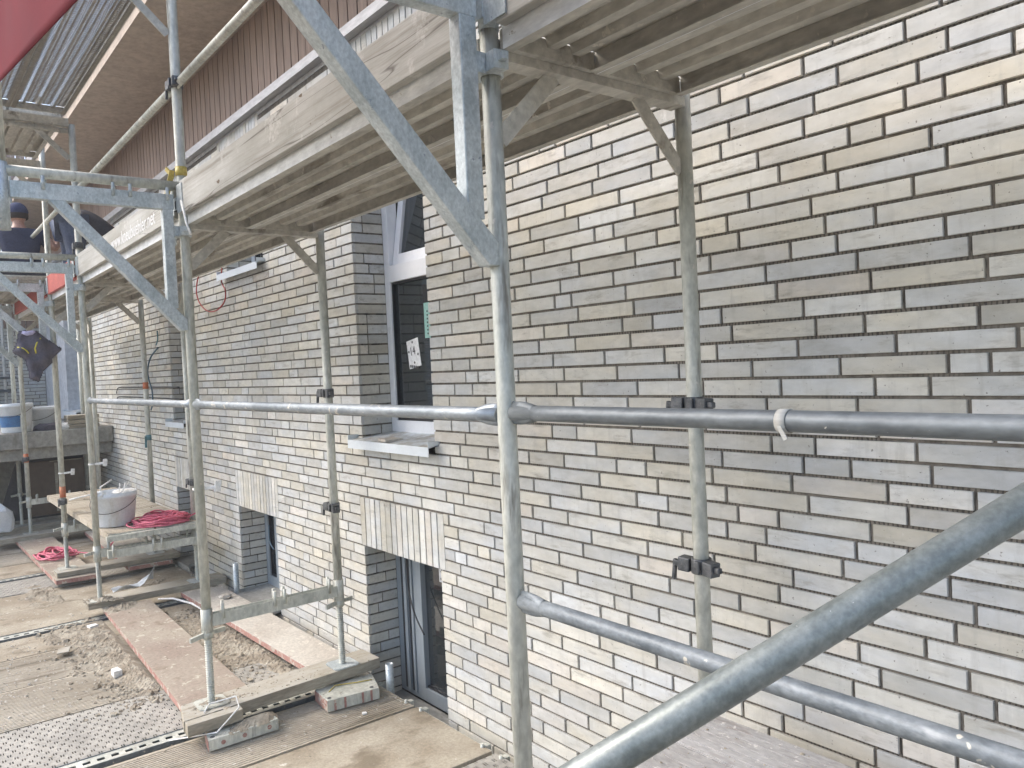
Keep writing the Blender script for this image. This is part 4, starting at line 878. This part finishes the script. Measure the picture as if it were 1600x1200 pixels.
solo('cable_coil', mb, 'hose', 'smaller red cable coil on the reddish board', 'cable', 'red cable coils', recalc=False)
def bez(pts, n=12):
    out = []; P = [pts[0]] + list(pts) + [pts[-1]]
    for i in range(1, len(P) - 2):
        for k in range(n):
            t = k / n; a, b, c, d = (W(P[i - 1]), W(P[i]), W(P[i + 1]), W(P[i + 2])); out.append(tuple(.5 * ((2 * b) + (c - a) * t + (2 * a - 5 * b + 4 * c - d) * t * t + (3 * b - a - 3 * c + d) * t ** 3)))
    out.append(tuple(pts[-1])); return out
def wire(pts, r, m, label, name='hanging_wire', cat='wire', grp=None): mb = MB(); mb.sweep(bez(pts), r, 8); solo(name, mb, m, label, cat, grp)
wire([(6.40, 2.17, .92), (6.42, 2.165, .77), (6.335, 2.16, .69), (6.36, 2.16, .61), (6.54, 2.16, .553), (6.78, 2.16, .56), (6.98, 2.16, .64), (7.06, 2.16, .74), (7.02, 2.16, .84), (6.95, 2.17, .92)], .0055, 'redwire', 'red wire hanging in a loop below the high window', grp='wires on the wall')
wire([(7.9, 2.17, .84), (8.13, 2.16, .77), (8.0, 2.16, .64), (8.27, 2.16, .70), (8.1, 2.17, .80)], .006, 'redwire', 'crumpled red wire left of the second pole', grp='wires on the wall')
wire([(8.46, 2.18, .33), (8.70, 2.165, .24), (8.82, 2.16, .12), (8.80, 2.16, .02), (8.72, 2.165, -.10), (8.70, 2.16, -.22), (8.82, 2.17, -.30)], .008, 'bluewire', 'dark blue hose hanging down the far wall', 'hanging_hose', 'hose')
wire([(8.49, 2.19, .50), (8.47, 2.185, .42), (8.52, 2.18, .36)], .006, 'tealtape', 'short teal wire end above the blue hose', grp='wires on the wall')
wire([(7.85, 2.192, -.07), (9.7, 2.192, -.06), (10.25, 2.185, -.06), (10.36, 2.18, -.10), (10.38, 2.18, -.13)], .006, 'blackwire', 'upper black wire along a mortar joint', grp='wires on the wall')
wire([(7.75, 2.192, -.185), (9.7, 2.192, -.17), (10.28, 2.185, -.17), (10.38, 2.18, -.2), (10.40, 2.18, -.24)], .006, 'blackwire', 'lower black wire along a mortar joint', grp='wires on the wall')
wire([(4.09, TF - .03, -1.12), (4.07, TF - .04, -1.28), (4.0, TF - .05, -1.42), (3.90, TF - .05, -1.53)], .0045, 'blackwire', 'black wire hanging loose in the near lower window', grp='wires on the wall')
wire([(6.22, TF - .04, -1.2), (6.2, TF - .05, -1.32), (6.12, TF - .05, -1.38)], .005, 'bluewire', 'thin blue wire end in the second lower window', grp='wires on the wall')

# ------------------------------------------------------------------ red tarpaulin on the outer side
mb = MB(); ns, nz = 60, 26; vs = []
for i in range(ns + 1):
    for j in range(nz + 1):
        a = .9 + 3.22 * i / ns; hem = .90 + (a - 2.07) * .174; z = hem + (1.78 - hem) * j / nz; k_ = j / nz
        vs.append((a, .405 + k_ * (.02 * math.sin(a * 5 + z * 3) + .006 * math.sin(a * 17 - z * 9)), z))
mb.add(vs, [(i * (nz + 1) + j, (i + 1) * (nz + 1) + j, (i + 1) * (nz + 1) + j + 1, i * (nz + 1) + j + 1) for i in range(ns) for j in range(nz)], smooth=True)
solo('red_tarpaulin', mb, 'tarp', 'red tarpaulin hanging on the outer side, top left corner', 'tarpaulin', solid=.003, recalc=False)

# ------------------------------------------------------------------ jacket hung on the scaffold
jk = thing('hanging_jacket', 'dark grey work jacket with yellow piping hung on the left poles', 'jacket', (8.05, 1.08, .03))
out = [(.947, .483), (.981, .493), (1.077, .487), (1.138, .424), (1.195, .383), (1.267, .324), (1.23, .285), (1.187, .241), (1.18, .196), (1.112, .131), (1.073, .037), (1.011, .068), (1.001, .147), (.982, .237), (.891, .306), (.928, .388)]
def inside(p, poly):
    c = False; n = len(poly)
    for i in range(n):
        (x1, y1), (x2, y2) = poly[i], poly[(i + 1) % n]
        if (y1 > p[1]) != (y2 > p[1]) and p[0] < (x2 - x1) * (p[1] - y1) / (y2 - y1) + x1: c = not c
    return c
def edge_d(p, poly):
    m_ = 9
    for i in range(len(poly)):
        a, b = W(poly[i]), W(poly[(i + 1) % len(poly)]); q = W(p); t = max(0, min(1, (q - a).dot(b - a) / (b - a).length_squared)); m_ = min(m_, (q - a - (b - a) * t).length)
    return m_
def jz(a, b): e = edge_d((a, b), out); return 8.05 - .05 * (1 - math.exp(-e * 22)) - .014 * math.sin((a * 38 + b * 11)) * min(1, e * 30) - .009 * math.sin(a * 16 - b * 42) * min(1, e * 30)
st = .0085
for sgn in (1, -1):
    mb = MB(); idx = {}; lil = []
    ni = int(.42 / st)
    for i in range(ni):
        for j in range(int(.5 / st)):
            c = (.87 + (i + .5) * st, .02 + (j + .5) * st)
            if not inside(c, out): continue
            q = []
            for k in ((i, j), (i + 1, j), (i + 1, j + 1), (i, j + 1)):
                if k not in idx:
                    a, b = .87 + k[0] * st, .02 + k[1] * st; idx[k] = len(mb.v); s_ = jz(a, b); s_ = s_ if sgn > 0 else 8.10 - (s_ - 8.05) * .6; mb.v.append((-s_, a, b))
                q.append(idx[k])
            mb.f.append(tuple(q)); mb.smooth.append(True)
    build('front_cloth' if sgn > 0 else 'back_cloth', mb, 'greycloth', jk, solid=.004)
mb = MB(); mb.sweep([(jz(a, b) - .003, a, b) for a, b in ((.925, .345), (.96, .335), (.99, .312), (1.005, .29))], .006, 6); mb.sweep([(jz(a, b) - .003, a, b) for a, b in ((1.10, .42), (1.065, .375), (1.052, .33), (1.06, .29))], .0065, 6); build('piping', mb, 'hivis', jk)
mb = MB(); mb.sweep([(jz(a, b) - .006, a, b) for a, b in ((.965, .475), (1.0, .462), (1.04, .47), (1.06, .478))], [.012, .02, .02, .01], 8); build('collar', mb, 'lilac', jk)

crumple((3.72, 2.68, -1.80), .10, .09, .16, 6, 'orangebag', 'orange_bag', 'red-orange bag glimpsed through the near lower window', 'bag')  # red lump added indoors to stand in for a reflection in the pane
# ------------------------------------------------------------------ people
def skin(name, pts, edges, m, parent, sub=2):
    names = list(pts); me = bpy.data.meshes.new(name); org = root_of(parent).location
    me.from_pydata([tuple(W((-p[0], p[1], p[2])) - org) for p, r in pts.values()], [(names.index(a), names.index(b)) for a, b in edges], [])
    o = bpy.data.objects.new(name, me); COL.objects.link(o); sk = o.modifiers.new('skin', 'SKIN'); sk.use_smooth_shade = True
    for i, (p, r) in enumerate(pts.values()):
        rr = r if isinstance(r, tuple) else (r, r); me.skin_vertices[0].data[i].radius = rr
    me.skin_vertices[0].data[0].use_root = True
    ss = o.modifiers.new('sub', 'SUBSURF'); ss.levels = ss.render_levels = sub
    ev = bpy.data.meshes.new_from_object(o.evaluated_get(bpy.context.evaluated_depsgraph_get())); bpy.data.objects.remove(o)
    ev.materials.clear(); ev.materials.append(M[m]); o = bpy.data.objects.new(name, ev); COL.objects.link(o); o.parent = parent; return o
def head_mesh(mb, c, d, r=.078):
    """skull with brow, nose, jaw and ears; d = facing direction"""
    d = W(d).normalized(); x = d.cross(W((0, 0, 1))).normalized(); z = x.cross(d); bm = bmesh.new(); bmesh.ops.create_uvsphere(bm, u_segments=24, v_segments=18, radius=1); vs = []
    for v in bm.verts:
        p = v.co.copy(); q = W((p.x * r * .98, p.y * r * 1.18, p.z * r * 1.4))
        if p.z < -.2: q.x *= 1 + .35 * (p.z + .2); q.y = q.y * (1 + .2 * (p.z + .2)) + .012
        if p.y > .8 and abs(p.x) < .22 and -.35 < p.z < .15: q.y += .016
        vs.append(tuple(W(c) + x * q.x + d * q.y + z * q.z))
    mb.add(vs, [tuple(v.index for v in f.verts) for f in bm.faces], smooth=True); bm.free()
    for sg in (-1, 1): mb.sweep([tuple(W(c) + x * sg * r * .93 + z * .028 - d * .01), tuple(W(c) + x * sg * r * 1.1 + z * .012 - d * .018), tuple(W(c) + x * sg * r * 1.0 - z * .022 - d * .004)], [.008, .013, .006], 8)
def hand(pref, wrist, d, curl, pts, ed):
    """palm with four bent fingers and a thumb, as branches of the arm"""
    wr = W(wrist); d = W(d).normalized(); x = d.cross(W((0, 0, 1))).normalized(); y = x.cross(d)
    pts[pref + 'palm'] = (tuple(wr + d * .05), (.026, .016)); ed.append((pref + 'wrist', pref + 'palm'))
    for k, L in enumerate((.068, .078, .072, .055)):
        b = wr + d * .088 + x * (k - 1.5) * .019; m1 = b + d * L * .5 - y * curl * .4 * L; e = m1 + d * L * .3 - y * curl * L * .6
        for n_, p, r in (('a', b, .0095), ('b', m1, .0088), ('c', e, .007)): pts[pref + 'f%d' % k + n_] = (tuple(p), r)
        ed += [(pref + 'palm', pref + 'f%da' % k), (pref + 'f%da' % k, pref + 'f%db' % k), (pref + 'f%db' % k, pref + 'f%dc' % k)]
    t1 = wr + d * .035 - x * .038; t2 = t1 + d * .03 - x * .018 - y * .01
    pts[pref + 't1'] = (tuple(t1), .011); pts[pref + 't2'] = (tuple(t2), .0085); ed += [(pref + 'palm', pref + 't1'), (pref + 't1', pref + 't2')]
# worker squatting, back to the viewer
DZ = .99 + .0
p1 = thing('person', 'worker in blue cap and navy shirt squatting with back turned, left edge', 'person', (9.1, 1.12, DZ))
P = {'pelvis': ((9.08, 1.13, 1.13), (.13, .12)), 'waist': ((9.10, 1.13, 1.26), (.125, .10)), 'chest': ((9.14, 1.13, 1.42), (.15, .11)), 'neckbase': ((9.16, 1.13, 1.55), (.09, .07)), 'neck': ((9.17, 1.13, 1.60), .05),
     'head0': ((9.18, 1.13, 1.66), .06),
     'shl': ((9.15, .94, 1.50), .062), 'ell': ((9.26, .88, 1.28), .045), 'Lwrist': ((9.42, .97, 1.30), .028),
     'shr': ((9.15, 1.32, 1.50), .062), 'elr': ((9.08, 1.43, 1.36), .046), 'Rwrist': ((9.20, 1.49, 1.57), .028),
     'hipl': ((9.12, 1.03, 1.13), .095), 'knl': ((9.46, .96, 1.28), .065), 'anl': ((9.22, .98, 1.06), .042), 'tol': ((9.38, .97, 1.03), .036),
     'hipr': ((9.12, 1.22, 1.13), .095), 'knr': ((9.44, 1.26, 1.28), .065), 'anr': ((9.22, 1.20, 1.06), .042), 'tor': ((9.38, 1.2, 1.03), .036)}
E_ = [('pelvis', 'waist'), ('waist', 'chest'), ('chest', 'neckbase'), ('neckbase', 'neck'), ('neck', 'head0'), ('chest', 'shl'), ('shl', 'ell'), ('ell', 'Lwrist'), ('chest', 'shr'), ('shr', 'elr'), ('elr', 'Rwrist'),
      ('pelvis', 'hipl'), ('hipl', 'knl'), ('knl', 'anl'), ('anl', 'tol'), ('pelvis', 'hipr'), ('hipr', 'knr'), ('knr', 'anr'), ('anr', 'tor')]
PB = dict(P); EB = list(E_); hand('L', (9.42, .97, 1.30), (1, .2, .1), .6, PB, EB); hand('R', (9.20, 1.49, 1.57), (.6, .1, .8), .6, PB, EB)
skin('body', PB, EB, 'skin', p1)
mb = MB(); head_mesh(mb, (9.19, 1.13, 1.705), (1, .15, -.1)); build('head', mb, 'skin', p1)
def sub(P, keys, grow): return {k: (P[k][0], tuple(v + grow for v in P[k][1]) if isinstance(P[k][1], tuple) else P[k][1] + grow) for k in keys}
S = sub(P, ('pelvis', 'waist', 'chest', 'neckbase', 'shl', 'shr'), .014); S['sll'] = ((9.21, .91, 1.38), .062); S['slr'] = ((9.115, 1.38, 1.42), .062)
skin('shirt', S, [('pelvis', 'waist'), ('waist', 'chest'), ('chest', 'neckbase'), ('chest', 'shl'), ('chest', 'shr'), ('shl', 'sll'), ('shr', 'slr')], 'navy', p1)
S = sub(P, ('pelvis', 'hipl', 'knl', 'anl', 'hipr', 'knr', 'anr'), .017); S['pelvis'] = ((9.07, 1.13, 1.12), (.16, .135))
skin('trousers', S, [('pelvis', 'hipl'), ('hipl', 'knl'), ('knl', 'anl'), ('pelvis', 'hipr'), ('hipr', 'knr'), ('knr', 'anr')], 'trouser', p1)
def cap_mesh(mb, c, r, zcut):
    prof = [(r * math.cos(a), r * 1.18 * math.sin(a)) for a in [math.radians(q) for q in range(zcut, 91, 9)]]; prof[-1] = (.001, prof[-1][1]); mb.lathe(c, prof, 24)
mb = MB(); cap_mesh(mb, (9.185, 1.13, 1.715), .096, 0); build('cap', mb, 'cap', p1)
mb = MB(); mb.lathe((9.185, 1.13, 1.69), [(.082, -.03), (.091, -.02), (.094, .02), (.094, .03)], 24); build('hair', mb, 'hair', p1)
# worker bending down, facing the wall
p2 = thing('person', 'worker in dark jacket and blue jeans bending down beside the poles', 'person', (8.85, 1.6, .83))
P = {'pelvis': ((8.84, 1.55, 1.60), (.135, .12)), 'waist': ((8.82, 1.66, 1.63), (.125, .11)), 'chest': ((8.80, 1.82, 1.53), (.15, .12)), 'neckbase': ((8.80, 1.93, 1.40), (.08, .07)), 'neck': ((8.80, 1.96, 1.34), .05), 'head0': ((8.8, 1.98, 1.28), .06),
     'shl': ((8.97, 1.86, 1.44), .06), 'ell': ((9.0, 1.92, 1.2), .044), 'Lwrist': ((9.0, 1.99, 1.02), .028),
     'shr': ((8.63, 1.86, 1.44), .06), 'elr': ((8.60, 1.92, 1.2), .044), 'Rwrist': ((8.62, 1.99, 1.02), .028),
     'hipl': ((8.93, 1.53, 1.55), .10), 'knl': ((8.95, 1.55, 1.22), .068), 'anl': ((8.96, 1.48, .93), .045), 'tol': ((8.97, 1.60, .885), .036),
     'hipr': ((8.75, 1.53, 1.55), .10), 'knr': ((8.72, 1.55, 1.22), .068), 'anr': ((8.71, 1.48, .93), .045), 'tor': ((8.72, 1.6, .885), .036)}
PB = dict(P); EB = list(E_); hand('L', (9.0, 1.99, 1.02), (0, .3, -1), .4, PB, EB); hand('R', (8.62, 1.99, 1.02), (0, .3, -1), .4, PB, EB)
skin('body', PB, EB, 'skin', p2)
mb = MB(); head_mesh(mb, (8.8, 1.99, 1.24), (0, .8, -.6)); build('head', mb, 'skin', p2)
mb = MB(); mb.lathe((8.8, 1.99, 1.26), [(.084, -.02), (.09, .02), (.075, .07), (.04, .1), (.001, .112)], 20); build('hair', mb, 'hair', p2)
S = sub(P, ('pelvis', 'waist', 'chest', 'neckbase', 'shl', 'ell', 'shr', 'elr'), .02); S['cl'] = ((9.0, 1.98, 1.05), .04); S['cr'] = ((8.62, 1.98, 1.05), .04)
S['pelvis'] = ((8.84, 1.59, 1.62), (.155, .13))
skin('jacket', S, [('pelvis', 'waist'), ('waist', 'chest'), ('chest', 'neckbase'), ('chest', 'shl'), ('chest', 'shr'), ('shl', 'ell'), ('shr', 'elr'), ('ell', 'cl'), ('elr', 'cr')], 'hoodie', p2)
S = sub(P, ('pelvis', 'hipl', 'knl', 'anl', 'hipr', 'knr', 'anr'), .017)
skin('trousers', S, [('pelvis', 'hipl'), ('hipl', 'knl'), ('knl', 'anl'), ('pelvis', 'hipr'), ('hipr', 'knr'), ('knr', 'anr')], 'jeans', p2)

# ------------------------------------------------------------------ far scaffold in front of the wing, shrub
wg = thing('wing_scaffold', 'scaffold of thin tubes standing before the far brick wing', 'scaffold', (15.2, .5, -.5))
for t in (-1.8, -.9, .0, .45, 1.0, 1.55): mb = MB(); mb.tube((15.2, t, -3.6 if t < .4 else -3.6), (15.2, t, 3.4), .024, 12); build('standard', mb, 'galvd', wg)
for z in (.16, -.05, -.27, -.42, 1.9): mb = MB(); mb.tube((15.14, -2.4, z), (15.14, 1.7, z), .022, 12); build('ledger', mb, 'rail', wg)
sh = thing('shrub', 'leafy green shrub beyond the platform at the left edge', 'shrub', (13, .2, -3.6)); R = random.Random(3)
mb = MB()
for k in range(7): a = k * .9; mb.sweep([(13, .2, -3.6), (13 + .2 * math.cos(a), .2 + .2 * math.sin(a), -2.6), (13 + .5 * math.cos(a), .2 + .45 * math.sin(a), -1.6)], [.03, .02, .008], 6)
build('stem', mb, 'bark', sh); mb = MB()
for k in range(2600):
    d = W((R.gauss(0, 1), R.gauss(0, 1), R.gauss(0, 1))).normalized() * R.uniform(.3, 1) ** .5; c = W((13 + d.x * .75, .2 + d.y * .7, -2.0 + d.z * .95)); u = W((R.gauss(0, 1), R.gauss(0, 1), R.gauss(0, 1))).normalized(); v = u.cross(W((R.gauss(0, 1), R.gauss(0, 1), 1))).normalized()
    mb.add([tuple(c), tuple(c + u * .035 + v * .015), tuple(c + u * .07), tuple(c + u * .035 - v * .015)], [(0, 1, 2, 3)])
build('crown', mb, 'leaf', sh, recalc=False)

def tie(s0, t0, z0, label):
    mb = MB(); mb._pipe(W((s0, t0, z0 - .006)), W((s0, t0, z0 + .006)), .0275, .003, 16); mb.beam((s0 - .02, t0 + .02, z0), (s0 - .05, t0 + .09, z0 + .006), .02, .016); mb.beam((s0 - .05, t0 + .08, z0 - .02), (s0 - .052, t0 + .085, z0 + .035), .014, .03, (0, 1, 0))
    solo('plastic_holder', mb, 'white', label, 'plastic holder', 'white holders clipped to poles', bevel=.003)
tie(4.17, TO, -.56, 'white plastic holder clipped to the outer pole of the second frame'); tie(6.82, TO, -.62, 'white plastic holder on the pole beside the white bucket'); tie(8.22, TO, -.80, 'white plastic holder on the pole before the brown panel')
# ------------------------------------------------------------------ thin haze volume added to lift the dark tones
mb = MB(); mb.box(-60, 165, -158, 158, -5.2, 9)
hz = bpy.data.materials.new('dusty_air'); hz.use_nodes = True; t_ = hz.node_tree; t_.nodes.remove(t_.nodes['Principled BSDF'])
pv = t_.nodes.new('ShaderNodeVolumePrincipled'); pv.inputs['Color'].default_value = (.93, .94, .95, 1); pv.inputs['Density'].default_value = .004
t_.links.new(pv.outputs[0], t_.nodes['Material Output'].inputs['Volume']); M['haze'] = hz
solo('haze', mb, 'haze', 'thin bright dusty air over the building site', 'haze', kind='stuff')
